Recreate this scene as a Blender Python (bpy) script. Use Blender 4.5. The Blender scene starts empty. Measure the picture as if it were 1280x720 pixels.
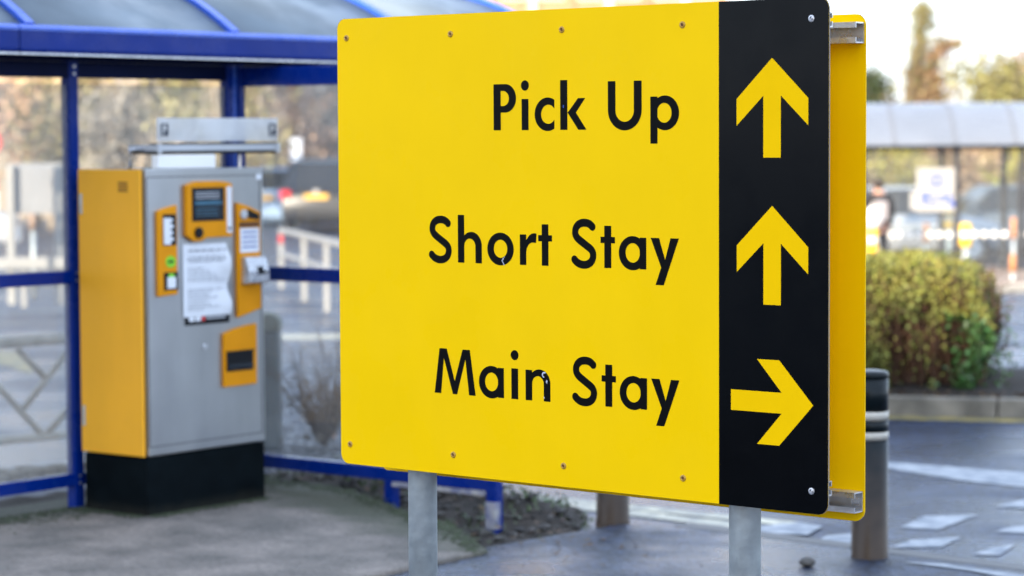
import bpy, bmesh, math, random
import numpy as np
from mathutils import Vector, Matrix
from mathutils.geometry import tessellate_polygon

R = math.radians
SC = bpy.context.scene
COL = SC.collection
random.seed(7)

# ------------------------------------------------------------------ camera
CAM_Z = 1.65
F_PX = 3170.0                      # focal length in pixels of a 1280 px wide picture
PITCH, ROLL = 0.059961, -0.005454
FWD = np.array([0, math.cos(PITCH), -math.sin(PITCH)])
_r = np.array([1.0, 0, 0]); _u = np.cross(_r, FWD)
RGT = _r * math.cos(ROLL) + _u * math.sin(ROLL)
UPV = -_r * math.sin(ROLL) + _u * math.cos(ROLL)
cam_data = bpy.data.cameras.new("camera")
cam = bpy.data.objects.new("camera", cam_data)
COL.objects.link(cam)
cam.matrix_world = Matrix(((RGT[0], UPV[0], -FWD[0], 0), (RGT[1], UPV[1], -FWD[1], 0),
                           (RGT[2], UPV[2], -FWD[2], CAM_Z), (0, 0, 0, 1)))
cam_data.sensor_width = 36
cam_data.lens = 36 * F_PX / 1280
cam_data.clip_end = 5000
cam_data.dof.use_dof = True
cam_data.dof.focus_distance = 6.3
cam_data.dof.aperture_fstop = 3.3
SC.camera = cam

# ------------------------------------------------------------------ sky, sun, exposure
SUN_EL, SUN_ROT = 20.0, 210.0
world = bpy.data.worlds.new("World"); SC.world = world; world.use_nodes = True
_n = world.node_tree.nodes
_sky = _n.new("ShaderNodeTexSky"); _sky.sky_type = 'NISHITA'; _sky.sun_disc = False
_sky.sun_elevation = R(SUN_EL); _sky.sun_rotation = R(SUN_ROT)
_sky.air_density = 1.0; _sky.dust_density = 0.8; _sky.ozone_density = 1.0
_tc = _n.new("ShaderNodeTexCoord"); _mp = _n.new("ShaderNodeMapping"); _mp.inputs["Scale"].default_value = (1, 1, 2.6)
_cl = _n.new("ShaderNodeTexNoise"); _cl.inputs["Scale"].default_value = 2.3; _cl.inputs["Detail"].default_value = 8; _cl.inputs["Roughness"].default_value = .58
_cr = _n.new("ShaderNodeValToRGB"); _cr.color_ramp.elements[0].position = .36; _cr.color_ramp.elements[1].position = .66
_cr.color_ramp.elements[0].color = (.55, .55, .55, 1); _cr.color_ramp.elements[1].color = (.96, .96, .96, 1)
_mx = _n.new("ShaderNodeMix"); _mx.data_type = 'RGBA'; _mx.inputs[7].default_value = (4.3, 5.1, 6.5, 1)      # thin white cloud
_wl = world.node_tree.links
_wl.new(_tc.outputs["Generated"], _mp.inputs["Vector"]); _wl.new(_mp.outputs[0], _cl.inputs["Vector"]); _wl.new(_cl.outputs["Fac"], _cr.inputs["Fac"])
_wl.new(_cr.outputs["Color"], _mx.inputs[0]); _wl.new(_sky.outputs[0], _mx.inputs[6]); _wl.new(_mx.outputs[2], _n["Background"].inputs[0])
_n["Background"].inputs[1].default_value = 0.15
sun_data = bpy.data.lights.new("sun", 'SUN'); sun_data.energy = 4.3; sun_data.angle = R(0.55)
sun_data.color = (1.0, 0.84, 0.64)
sun = bpy.data.objects.new("sun", sun_data); COL.objects.link(sun)
_sd = Vector((math.sin(R(SUN_ROT)) * math.cos(R(SUN_EL)), math.cos(R(SUN_ROT)) * math.cos(R(SUN_EL)), math.sin(R(SUN_EL))))
sun.rotation_euler = _sd.to_track_quat('Z', 'Y').to_euler()
SC.view_settings.view_transform = 'Standard'; SC.view_settings.look = 'None'
SC.view_settings.exposure = 1.6; SC.view_settings.gamma = 1.0
SC.view_settings.use_curve_mapping = False
SC.cycles.use_denoising = True
SC.cycles.max_bounces = 8; SC.cycles.transparent_max_bounces = 16

# ------------------------------------------------------------------ pixel -> place
def ray(px, py):
    return FWD + RGT * (px - 640) / F_PX - UPV * (py - 360) / F_PX
def ground_z(x, y):
    s = min(max(y - 19, 0), 26); side = min(max((x + 3) / 8, 0), 1) * .5 + .5
    return -0.13 - 0.03 * s * side
def gp(px, py, z=None, dz=0.0):
    """the point of the ground (or of the level z) that is seen at a pixel of the photograph"""
    d = ray(px, py); zz = -0.13 if z is None else z
    for _ in range(60):
        t = (zz - CAM_Z) / d[2]; p = np.array([0, 0, CAM_Z]) + d * t
        if z is not None: break
        zz = .5 * zz + .5 * ground_z(p[0], p[1])
    return Vector((p[0], p[1], zz + dz))
def dp(px, py, y):
    d = ray(px, py); p = np.array([0, 0, CAM_Z]) + d * (y / d[1])
    return Vector(p.tolist())

# ------------------------------------------------------------------ materials
def mat(name, col, rough=.5, metal=0.0, vary=0.0, scale=8.0, bump=0.0, bscale=60.0, col2=None, spec=.5, island=0.0, coat=0.0, detail=4):
    m = bpy.data.materials.new(name); m.use_nodes = True
    nt = m.node_tree; N = nt.nodes; Lk = nt.links; b = N["Principled BSDF"]
    b.inputs["Roughness"].default_value = rough; b.inputs["Metallic"].default_value = metal
    b.inputs["Specular IOR Level"].default_value = spec
    b.inputs["Coat Weight"].default_value = coat; b.inputs["Coat Roughness"].default_value = .08
    c = (*col, 1)
    b.inputs["Base Color"].default_value = c
    tc = N.new("ShaderNodeTexCoord")
    last = None
    if vary or col2:
        no = N.new("ShaderNodeTexNoise"); no.inputs["Scale"].default_value = scale; no.inputs["Detail"].default_value = detail
        Lk.new(tc.outputs["Object"], no.inputs["Vector"])
        rp = N.new("ShaderNodeValToRGB"); rp.color_ramp.elements[0].position = .36; rp.color_ramp.elements[1].position = .64
        c2 = col2 or tuple(x * (1 - vary) for x in col)
        rp.color_ramp.elements[0].color = (*c2, 1); rp.color_ramp.elements[1].color = c
        Lk.new(no.outputs["Fac"], rp.inputs["Fac"]); last = rp.outputs["Color"]
    if island:
        g = N.new("ShaderNodeNewGeometry"); hs = N.new("ShaderNodeHueSaturation")
        mr = N.new("ShaderNodeMapRange"); mr.inputs["To Min"].default_value = 1 - island; mr.inputs["To Max"].default_value = 1 + island
        Lk.new(g.outputs["Random Per Island"], mr.inputs["Value"]); Lk.new(mr.outputs[0], hs.inputs["Value"])
        mh = N.new("ShaderNodeMapRange"); mh.inputs["To Min"].default_value = .5 - island * .06; mh.inputs["To Max"].default_value = .5 + island * .06
        Lk.new(g.outputs["Random Per Island"], mh.inputs["Value"]); Lk.new(mh.outputs[0], hs.inputs["Hue"])
        if last: Lk.new(last, hs.inputs["Color"])
        else: hs.inputs["Color"].default_value = c
        last = hs.outputs["Color"]
    if last: Lk.new(last, b.inputs["Base Color"])
    if bump:
        nb = N.new("ShaderNodeTexNoise"); nb.inputs["Scale"].default_value = bscale; nb.inputs["Detail"].default_value = 6
        Lk.new(tc.outputs["Object"], nb.inputs["Vector"])
        bp = N.new("ShaderNodeBump"); bp.inputs["Strength"].default_value = bump; bp.inputs["Distance"].default_value = .01
        Lk.new(nb.outputs["Fac"], bp.inputs["Height"]); Lk.new(bp.outputs[0], b.inputs["Normal"])
    return m

def rough_noise(m, lo, hi, scale, a=.4, b=.6, stretch=None):
    """patches of different gloss (wet and dry, worn and clean)"""
    nt = m.node_tree; N = nt.nodes; Lk = nt.links
    tc = N.new("ShaderNodeTexCoord"); no = N.new("ShaderNodeTexNoise"); no.inputs["Scale"].default_value = scale; no.inputs["Detail"].default_value = 5
    src = tc.outputs["Object"]
    if stretch:
        mp = N.new("ShaderNodeMapping"); mp.inputs["Scale"].default_value = stretch; Lk.new(src, mp.inputs["Vector"]); src = mp.outputs[0]
    Lk.new(src, no.inputs["Vector"])
    mr = N.new("ShaderNodeMapRange"); mr.inputs["From Min"].default_value = a; mr.inputs["From Max"].default_value = b
    mr.inputs["To Min"].default_value = lo; mr.inputs["To Max"].default_value = hi
    Lk.new(no.outputs["Fac"], mr.inputs["Value"]); Lk.new(mr.outputs[0], N["Principled BSDF"].inputs["Roughness"])
    return m

def glass_mat(name, tint, dirt, dirt_col):
    """thin sheet glass: clear, a fresnel reflection and a film of dirt"""
    m = bpy.data.materials.new(name); m.use_nodes = True
    nt = m.node_tree; N = nt.nodes; Lk = nt.links; N.clear()
    out = N.new("ShaderNodeOutputMaterial"); tr = N.new("ShaderNodeBsdfTransparent"); tr.inputs[0].default_value = (*tint, 1)
    gl = N.new("ShaderNodeBsdfGlossy"); gl.inputs["Roughness"].default_value = .03
    fr = N.new("ShaderNodeFresnel"); fr.inputs["IOR"].default_value = 1.3
    mx = N.new("ShaderNodeMixShader"); Lk.new(fr.outputs[0], mx.inputs[0]); Lk.new(tr.outputs[0], mx.inputs[1]); Lk.new(gl.outputs[0], mx.inputs[2])
    df = N.new("ShaderNodeBsdfDiffuse"); df.inputs[0].default_value = (*dirt_col, 1)
    tl = N.new("ShaderNodeBsdfTranslucent"); tl.inputs[0].default_value = (*dirt_col, 1)
    ad = N.new("ShaderNodeMixShader"); ad.inputs[0].default_value = .5; Lk.new(df.outputs[0], ad.inputs[1]); Lk.new(tl.outputs[0], ad.inputs[2])
    tc = N.new("ShaderNodeTexCoord"); no = N.new("ShaderNodeTexNoise"); no.inputs["Scale"].default_value = 5; no.inputs["Detail"].default_value = 6
    Lk.new(tc.outputs["Object"], no.inputs["Vector"])
    mr = N.new("ShaderNodeMapRange"); mr.inputs["From Min"].default_value = .3; mr.inputs["From Max"].default_value = .7
    mr.inputs["To Min"].default_value = dirt * .7; mr.inputs["To Max"].default_value = dirt * 1.3
    Lk.new(no.outputs["Fac"], mr.inputs["Value"])
    m2 = N.new("ShaderNodeMixShader"); Lk.new(mr.outputs[0], m2.inputs[0]); Lk.new(mx.outputs[0], m2.inputs[1]); Lk.new(ad.outputs[0], m2.inputs[2])
    Lk.new(m2.outputs[0], out.inputs[0])
    return m

M = {}
M['sign_yellow'] = rough_noise(mat('sign yellow', (.98, .595, .001), .4, vary=.04, scale=2.5, spec=.05), .26, .4, 6)
def streaks(m, amt, sc):
    nt = m.node_tree; N = nt.nodes; Lk = nt.links; b = N["Principled BSDF"]; src = b.inputs["Base Color"].links[0].from_socket
    tc = N.new("ShaderNodeTexCoord"); mp_ = N.new("ShaderNodeMapping"); mp_.inputs["Scale"].default_value = sc; Lk.new(tc.outputs["Object"], mp_.inputs["Vector"])
    no = N.new("ShaderNodeTexNoise"); no.inputs["Scale"].default_value = 1; no.inputs["Detail"].default_value = 6; no.inputs["Roughness"].default_value = .65; Lk.new(mp_.outputs[0], no.inputs["Vector"])
    mr = N.new("ShaderNodeMapRange"); mr.inputs["From Min"].default_value = .3; mr.inputs["From Max"].default_value = .7; mr.inputs["To Min"].default_value = 1 - amt; mr.inputs["To Max"].default_value = 1
    Lk.new(no.outputs["Fac"], mr.inputs["Value"]); hs = N.new("ShaderNodeHueSaturation"); Lk.new(mr.outputs[0], hs.inputs["Value"]); Lk.new(src, hs.inputs["Color"]); Lk.new(hs.outputs[0], b.inputs["Base Color"]); return m
streaks(M['sign_yellow'], .022, (7, 7, 1.2))
M['sign_black'] = rough_noise(mat('sign black film', (.0006, .0011, .002), .12, spec=.09), .12, .18, 9)
M['letter_black'] = rough_noise(mat('letter black film', (.003, .003, .003), .35, spec=.05), .28, .42, 14)
M['arrow_yellow'] = mat('arrow yellow film', (.94, .55, .0005), .4, vary=.03, scale=10, spec=.03)
M['galv'] = rough_noise(mat('galvanised steel', (.52, .56, .56), .45, .5, vary=.14, scale=26, bump=.12, bscale=90), .35, .6, 30)
M['alu'] = rough_noise(mat('milled aluminium', (.62, .63, .66), .35, .8, vary=.12, scale=30), .25, .5, 40)
M['screw_yellow'] = mat('painted screw', (.50, .27, .03), .35, .0, vary=.25, scale=200)
M['rust'] = mat('rusty recess', (.16, .06, .015), .8, vary=.4, scale=300)
M['screw_steel'] = mat('steel screw', (.5, .5, .52), .3, .9)
M['flake'] = mat('bare metal fleck', (.6, .62, .75), .5, vary=.3, scale=300)
M['orange'] = rough_noise(mat('machine orange', (.98, .46, .026), .35, vary=.06, scale=3, spec=.2), .28, .45, 5)
streaks(M['orange'], .05, (9, 9, 1.2))
M['orange_front'] = mat('panel orange', (.72, .28, .003), .35, vary=.08, scale=9, spec=.15)
M['steel'] = rough_noise(mat('brushed stainless steel', (.46, .465, .47), .35, .85, vary=.08, scale=4), .3, .37, 6, stretch=(1, 1, .3))
streaks(M['steel'], .08, (9, 9, 1.2))
M['plinth'] = mat('black plinth', (.004, .007, .009), .6, vary=.4, scale=7, bump=.1, spec=.03)
M['dark'] = mat('dark plastic', (.005, .006, .009), .4, vary=.2, scale=30, spec=.2)
M['paper'] = mat('paper', (.74, .77, .82), .7, vary=.06, scale=12)
M['print'] = mat('grey print', (.42, .44, .48), .7, vary=.2, scale=90)
M['print_dark'] = mat('dark print', (.05, .06, .08), .6, vary=.2, scale=60)
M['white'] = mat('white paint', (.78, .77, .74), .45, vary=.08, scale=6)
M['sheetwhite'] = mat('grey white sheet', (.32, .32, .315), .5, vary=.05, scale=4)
M['canopy'] = mat('canopy metal', (.52, .54, .57), .4, .4, vary=.06, scale=3)
M['kerbdark'] = mat('wet dark kerb', (.045, .045, .048), .5, vary=.3, scale=7, bump=.3)
M['red'] = mat('red paint', (.6, .03, .03), .4, vary=.1, scale=8)
M['green'] = mat('green sticker', (.22, .62, .02), .4, vary=.1, scale=40)
M['screen'] = mat('screen glass', (.008, .014, .022), .08, vary=.3, scale=4)
M['screen_band'] = mat('screen text band', (.04, .14, .22), .2, vary=.25, scale=30)
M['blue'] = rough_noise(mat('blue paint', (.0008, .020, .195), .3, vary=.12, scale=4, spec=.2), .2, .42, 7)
M['shaded_blue'] = mat('eaves blue with painted shade', (.001, .006, .045), .5, vary=.2, scale=4, spec=.1)  # shade under the eaves put into the colour as a darker blue
M['blue_light'] = rough_noise(mat('blue trim', (.03, .10, .50), .25, vary=.12, scale=5), .15, .35, 8)
M['poly'] = rough_noise(mat('weathered polycarbonate', (.15, .19, .225), .45, vary=.3, scale=2.2, spec=.25), .35, .6, 4)
M['polyw'] = rough_noise(mat('pale polycarbonate', (.15, .172, .212), .35, vary=.15, scale=.8), .25, .45, 2)
M['glass'] = glass_mat('shelter glass', (.93, .95, .95), .17, (.72, .70, .67))
M['glass_far'] = glass_mat('far shelter glass', (.93, .95, .95), .05, (.55, .55, .55))
M['glass_short'] = glass_mat('cleaner shelter glass', (.92, .94, .95), .09, (.6, .6, .6))
M['acrylic'] = glass_mat('frosted acrylic', (.88, .9, .93), .62, (.93, .94, .94))
M['carglass'] = mat('car glass', (.01, .012, .016), .06, vary=.2, scale=2, spec=.7)
M['asphalt'] = mat('wet asphalt', (.013, .025, .060), .4, vary=.35, scale=1.1, bump=.5, bscale=110, spec=.36)
rough_noise(M['asphalt'], .16, .5, .9, .38, .6)
M['tarmac'] = mat('wet pavement tarmac', (.018, .028, .056), .4, vary=.4, scale=2.2, bump=.6, bscale=120, spec=.40)
rough_noise(M['tarmac'], .2, .55, 1.5, .38, .62)
def speckle(m, scale, amt):
    nt = m.node_tree; N = nt.nodes; Lk = nt.links; b = N["Principled BSDF"]; src = b.inputs["Base Color"].links[0].from_socket
    tc = N.new("ShaderNodeTexCoord"); vo = N.new("ShaderNodeTexVoronoi"); vo.inputs["Scale"].default_value = scale
    Lk.new(tc.outputs["Object"], vo.inputs["Vector"]); hs = N.new("ShaderNodeHueSaturation"); sp_ = N.new("ShaderNodeSeparateColor")
    Lk.new(vo.outputs["Color"], sp_.inputs[0]); mr = N.new("ShaderNodeMapRange"); mr.inputs["To Min"].default_value = 1 - amt; mr.inputs["To Max"].default_value = 1 + amt
    Lk.new(sp_.outputs[0], mr.inputs["Value"]); Lk.new(mr.outputs[0], hs.inputs["Value"]); Lk.new(src, hs.inputs["Color"]); Lk.new(hs.outputs[0], b.inputs["Base Color"])
    bp = N.new("ShaderNodeBump"); bp.inputs["Strength"].default_value = .7; bp.inputs["Distance"].default_value = .006
    Lk.new(vo.outputs["Distance"], bp.inputs["Height"])
    if b.inputs["Normal"].links: Lk.new(b.inputs["Normal"].links[0].from_socket, bp.inputs["Normal"])
    Lk.new(bp.outputs[0], b.inputs["Normal"])
speckle(M['asphalt'], 42, .95); speckle(M['tarmac'], 46, .85)
M['paint_road'] = mat('worn road paint', (.34, .36, .39), .7, col2=(.17, .195, .23), scale=13, detail=9, bump=.2, bscale=80)
M['paint_cream'] = mat('worn cream line', (.52, .49, .36), .5, col2=(.22, .22, .19), scale=11, bump=.2, bscale=80)
M['paint_yellow'] = mat('worn yellow line', (.30, .23, .07), .55, col2=(.12, .11, .06), scale=9)
M['concrete'] = mat('kerb concrete', (.23, .205, .165), .8, vary=.55, scale=4, detail=8, bump=.4, bscale=60)
M['sett'] = mat('brown sett', (.25, .20, .14), .75, vary=.4, scale=14, bump=.4, bscale=40, island=.25)
M['soil'] = mat('dark soil', (.028, .021, .015), .9, vary=.5, scale=9, bump=.9, bscale=35)
M['stone'] = mat('loose stone', (.075, .07, .065), .7, vary=.5, scale=20, island=.55)
M['deadleaf'] = mat('dead leaf', (.08, .045, .022), .7, island=.5)
M['leaf'] = mat('hedge leaf', (.24, .225, .045), .6, col2=(.10, .115, .03), scale=3.0, island=.5, spec=.3)
M['leafgreen'] = mat('green leaf', (.06, .13, .03), .45, vary=.3, scale=4, island=.5, spec=.4)
M['leafdark'] = mat('evergreen leaf', (.055, .075, .025), .5, vary=.4, scale=1.5, island=.5)
M['leaftan'] = mat('tan winter foliage', (.60, .41, .24), .7, col2=(.38, .27, .17), scale=.7, island=.22)
M['leafrose'] = mat('russet winter foliage', (.62, .39, .25), .7, col2=(.40, .27, .18), scale=.8, island=.22)
M['leafolive'] = mat('olive winter foliage', (.44, .38, .17), .7, col2=(.27, .25, .12), scale=.8, island=.22)
M['leafgrey'] = mat('bare grey twigs', (.40, .36, .31), .8, col2=(.28, .26, .23), scale=.8, island=.22)
M['ivyolive'] = mat('ivy leaf', (.26, .23, .085), .6, col2=(.14, .135, .05), scale=1.2, island=.45)
M['russetdark'] = mat('russet growth', (.34, .20, .115), .7, col2=(.2, .13, .075), scale=1.0, island=.4)
M['leafyellow'] = mat('yellow shrub leaf', (.42, .35, .07), .6, col2=(.22, .21, .05), scale=1.0, island=.4)
M['twig'] = mat('brown twig', (.13, .07, .042), .85, vary=.4, scale=30)
M['bark'] = mat('bark', (.16, .12, .085), .9, vary=.45, scale=5, bump=.6, bscale=18)
M['barkpale'] = mat('pale bark', (.44, .35, .25), .9, vary=.4, scale=4, bump=.5, bscale=14)
M['moss_and_shade'] = mat('moss_and_shade', (.045, .06, .025), .95, vary=.5, scale=16, bump=.8, bscale=70, island=.3)
M['boll'] = mat('bollard green black', (.004, .008, .010), .32, vary=.3, scale=5, spec=.2)
def z_tint(m, col, z0, z1):
    """second colour mixed in at the foot: from z0 (full) up to z1 (none)"""
    nt = m.node_tree; N = nt.nodes; Lk = nt.links; b = N["Principled BSDF"]; src = b.inputs["Base Color"].links[0].from_socket
    tc = N.new("ShaderNodeTexCoord"); sx = N.new("ShaderNodeSeparateXYZ"); Lk.new(tc.outputs["Object"], sx.inputs[0])
    no = N.new("ShaderNodeTexNoise"); no.inputs["Scale"].default_value = 14; no.inputs["Detail"].default_value = 6; Lk.new(tc.outputs["Object"], no.inputs["Vector"])
    ad = N.new("ShaderNodeMath"); ad.operation = 'MULTIPLY_ADD'; ad.inputs[1].default_value = (z1 - z0) * .8; Lk.new(no.outputs["Fac"], ad.inputs[0]); Lk.new(sx.outputs["Z"], ad.inputs[2])
    mr = N.new("ShaderNodeMapRange"); o = (z1 - z0) * .4; mr.inputs["From Min"].default_value = z0 + o; mr.inputs["From Max"].default_value = z1 + o; mr.inputs["To Min"].default_value = .95; mr.inputs["To Max"].default_value = 0
    Lk.new(ad.outputs[0], mr.inputs["Value"]); mx = N.new("ShaderNodeMix"); mx.data_type = 'RGBA'; Lk.new(mr.outputs[0], mx.inputs[0]); Lk.new(src, mx.inputs[6]); mx.inputs[7].default_value = (*col, 1)
    Lk.new(mx.outputs[2], b.inputs["Base Color"]); return m
z_tint(M['boll'], (.06, .042, .031), .02, .42); z_tint(M['plinth'], (.022, .022, .018), -.01, .05)  # bollards turn brown towards the foot; plinth has dirt at its base
M['bollrust'] = mat('bollard brown lower sleeve', (.10, .07, .05), .4, .3, vary=.4, scale=9)
M['cream'] = mat('cream band', (.46, .43, .37), .5, vary=.12, scale=20)
M['wornstrip'] = mat('worn pale strip', (.40, .39, .38), .6, col2=(.14, .15, .25), scale=14)
M['railpale'] = mat('pale weathered rail', (.56, .53, .47), .55, vary=.3, scale=12)
M['yellow_cap'] = mat('yellow plastic', (.80, .50, .03), .4, vary=.1, scale=6)
M['post_dark'] = mat('dark grey frame', (.035, .036, .042), .4, vary=.2, scale=4)
M['post_grey'] = mat('grey roof bar', (.13, .14, .16), .5, vary=.1, scale=4)
M['cone'] = mat('orange plastic', (.52, .22, .08), .5, vary=.15, scale=5)
M['brick'] = mat('brown brick', (.40, .22, .12), .85, col2=(.30, .16, .09), scale=1.2)
M['creamwall'] = mat('cream stone', (.66, .56, .42), .8, vary=.12, scale=1.5)
M['wallgrey'] = mat('pale cladding', (.55, .56, .58), .6, vary=.1, scale=.3)
M['skin'] = mat('skin', (.48, .27, .19), .5, vary=.08, scale=30)
M['jacket'] = mat('black jacket cloth', (.016, .015, .018), .8, vary=.3, scale=10)
M['greycloth'] = mat('grey cloth', (.33, .31, .32), .85, vary=.2, scale=12)
M['trousers'] = mat('dark trousers cloth', (.02, .024, .035), .85, vary=.25, scale=12)
M['hair'] = mat('dark hair', (.03, .02, .014), .6, vary=.3, scale=40)
M['bag'] = mat('white plastic bag', (.76, .74, .72), .5, vary=.06, scale=10)
M['blueprint'] = mat('blue print', (.01, .06, .36), .5, vary=.15, scale=10)
M['carblack'] = mat('dark grey car paint', (.014, .015, .019), .3, vary=.1, scale=2, coat=.2, spec=.3)
M['carblue'] = mat('pale blue car paint', (.28, .40, .58), .25, vary=.08, scale=2, coat=.6)
M['cargrey'] = mat('dull blue grey car paint', (.10, .12, .15), .3, vary=.08, scale=2, coat=.3)
M['carsilver'] = mat('silver car paint', (.46, .47, .5), .28, .4, vary=.06, scale=2, coat=.6)
M['carwhite'] = mat('white car paint', (.72, .73, .76), .28, vary=.04, scale=2, coat=.5)
M['tyre'] = mat('tyre rubber', (.02, .02, .02), .8, vary=.2, scale=20)
M['taillight'] = mat('red lamp glass', (.65, .02, .02), .15, vary=.15, scale=12)
M['plate_yellow'] = mat('yellow number plate', (.78, .44, .04), .45, vary=.06, scale=8)
M['hill'] = mat('wooded bank', (.46, .34, .22), .95, col2=(.3, .25, .17), scale=.35, bump=.5, bscale=3)

# ------------------------------------------------------------------ mesh helpers
class MB:
    def __init__(self): self.v = []; self.f = []; self.s = []
    def add(self, vs, fs, smooth=False):
        o = len(self.v); self.v += [tuple(p) for p in vs]
        self.f += [tuple(i + o for i in f) for f in fs]; self.s += [smooth] * len(fs)
        return self
    def box(self, c, h, ax=None):
        """centre, half sizes, optional axes"""
        ax = ax or (Vector((1, 0, 0)), Vector((0, 1, 0)), Vector((0, 0, 1))); c = Vector(c)
        vs = [c + ax[0] * (sx * h[0]) + ax[1] * (sy * h[1]) + ax[2] * (sz * h[2]) for sx in (-1, 1) for sy in (-1, 1) for sz in (-1, 1)]
        return self.add(vs, [(0, 1, 3, 2), (4, 6, 7, 5), (0, 4, 5, 1), (2, 3, 7, 6), (0, 2, 6, 4), (1, 5, 7, 3)])
    def beam(self, a, b, w, h, up=Vector((0, 0, 1))):
        a = Vector(a); b = Vector(b); d = (b - a); L = d.length; d.normalize()
        s = d.cross(up)
        if s.length < 1e-4: s = Vector((1, 0, 0))
        s.normalize(); u = s.cross(d)
        return self.box((a + b) / 2, (L / 2, w / 2, h / 2), (d, s, u))
    def tube(self, pts, rads, n=12, caps=True):
        pts = [Vector(p) for p in pts]; rings = []
        for i, p in enumerate(pts):
            d = (pts[min(i + 1, len(pts) - 1)] - pts[max(i - 1, 0)]).normalized()
            a = d.cross(Vector((.13, .31, .94)) if abs(d.z) < .9 else Vector((1, 0.02, 0))).normalized(); b = d.cross(a)
            r = rads[i] if hasattr(rads, '__len__') else rads
            rings.append([p + (a * math.cos(2 * math.pi * k / n) + b * math.sin(2 * math.pi * k / n)) * r for k in range(n)])
        vs = [q for r_ in rings for q in r_]; fs = []
        for i in range(len(pts) - 1):
            for k in range(n):
                fs.append((i * n + k, i * n + (k + 1) % n, (i + 1) * n + (k + 1) % n, (i + 1) * n + k))
        self.add(vs, fs, True)
        if caps:
            o = len(self.v) - len(vs)
            self.f += [tuple(o + k for k in reversed(range(n))), tuple(o + (len(pts) - 1) * n + k for k in range(n))]; self.s += [False, False]
        return self
    def lathe(self, c, prof, n=24):
        c = Vector(c); vs = []; fs = []
        for r, z in prof:
            vs += [c + Vector((r * math.cos(2 * math.pi * k / n), r * math.sin(2 * math.pi * k / n), z)) for k in range(n)]
        for i in range(len(prof) - 1):
            for k in range(n):
                fs.append((i * n + k, i * n + (k + 1) % n, (i + 1) * n + (k + 1) % n, (i + 1) * n + k))
        self.add(vs, fs, True); o = len(self.v) - len(vs)
        self.f += [tuple(o + k for k in reversed(range(n))), tuple(o + (len(prof) - 1) * n + k for k in range(n))]; self.s += [False, False]
        return self
    def prism(self, loop, org, ax, ay, depth):
        """a 2-D outline (x, y) on axes ax, ay, pushed out by the vector depth"""
        org = Vector(org); depth = Vector(depth); n = len(loop)
        base = [org + ax * p[0] + ay * p[1] for p in loop]
        tris = tessellate_polygon([[Vector((p[0], p[1], 0)) for p in loop]])
        vs = base + [p + depth for p in base]
        if ax.cross(ay).dot(depth) < 0: tris = [t[::-1] for t in tris]
        fs = []
        for t in tris:
            a = (Vector(loop[t[1]]) - Vector(loop[t[0]])).cross(Vector(loop[t[2]]) - Vector(loop[t[0]])) if False else 0
            fs.append(tuple(t)); fs.append(tuple(i + n for i in reversed(t)))
        for i in range(n): fs.append((i, (i + 1) % n, (i + 1) % n + n, i + n))
        return self.add(vs, fs)
    def build(self, name, m, parent=None, bevel=0.0, recalc=True):
        me = bpy.data.meshes.new(name); me.from_pydata(self.v, [], self.f); me.materials.append(M[m] if isinstance(m, str) else m)
        me.polygons.foreach_set('use_smooth', self.s); 
        if recalc or bevel:
            bm = bmesh.new(); bm.from_mesh(me)
            if bevel:
                bmesh.ops.remove_doubles(bm, verts=bm.verts, dist=1e-6)
            bmesh.ops.recalc_face_normals(bm, faces=bm.faces)
            if bevel:
                es = [e for e in bm.edges if len(e.link_faces) == 2 and e.calc_face_angle(0) > .6]
                bmesh.ops.bevel(bm, geom=es, offset=bevel, segments=2, affect='EDGES', profile=.6)
            bm.to_mesh(me); bm.free()
        me.update()
        return link(name, me, parent)
def link(name, me, parent=None):
    o = bpy.data.objects.new(name, me); COL.objects.link(o)
    if parent: o.parent = parent
    return o
def tag(o, label=None, cat=None, group=None, kind=None):
    if label: o['label'] = label
    if cat: o['category'] = cat
    if group: o['group'] = group
    if kind: o['kind'] = kind
    return o
def thing(name, label, cat, loc=(0, 0, 0), group=None):
    """an Empty at the base of a thing; its parts are built in world space and hung on it"""
    o = bpy.data.objects.new(name, None); COL.objects.link(o); o.location = loc; o.empty_display_size = .2
    return tag(o, label, cat, group)
def hang(o, root):
    o.parent = root; o.matrix_parent_inverse = Matrix.Translation(root.location).inverted()
    return o
def sheet(name, polys, m, z_off=0.0, kind='structure', parent=None):
    mb = MB()
    for pl in polys:
        t = tessellate_polygon([[Vector((p[0], p[1], 0)) for p in pl]])
        mb.add([Vector((p[0], p[1], p[2] + z_off)) for p in pl], [tuple(x) for x in t])
    o = mb.build(name, m, parent, recalc=False)
    for p in o.data.polygons:
        if p.normal.z < 0: p.flip()
    if kind: o['kind'] = kind
    return o
Z3 = Vector((0, 0, 1))
def basis(ang):
    u = Vector((math.cos(ang), math.sin(ang), 0)); return u, Vector((-u.y, u.x, 0))

# ------------------------------------------------------------------ ground, road, pavement
def build_ground():
    xs = sorted(set([-1500, -400, -120, -60] + list(range(-30, 31, 1)) + [60, 120, 400, 1500]))
    ys = sorted(set([-1500, -300, -60, -20] + list(np.arange(-8, 62, 1.0)) + [80, 120, 300, 2500]))
    vs = [(x, y, ground_z(x, y)) for y in ys for x in xs]; nx = len(xs)
    fs = [(j * nx + i, j * nx + i + 1, (j + 1) * nx + i + 1, (j + 1) * nx + i) for j in range(len(ys) - 1) for i in range(nx - 1)]
    o = MB().add(vs, fs, True).build('road', 'asphalt', recalc=False); o['kind'] = 'structure'
build_ground()

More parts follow.
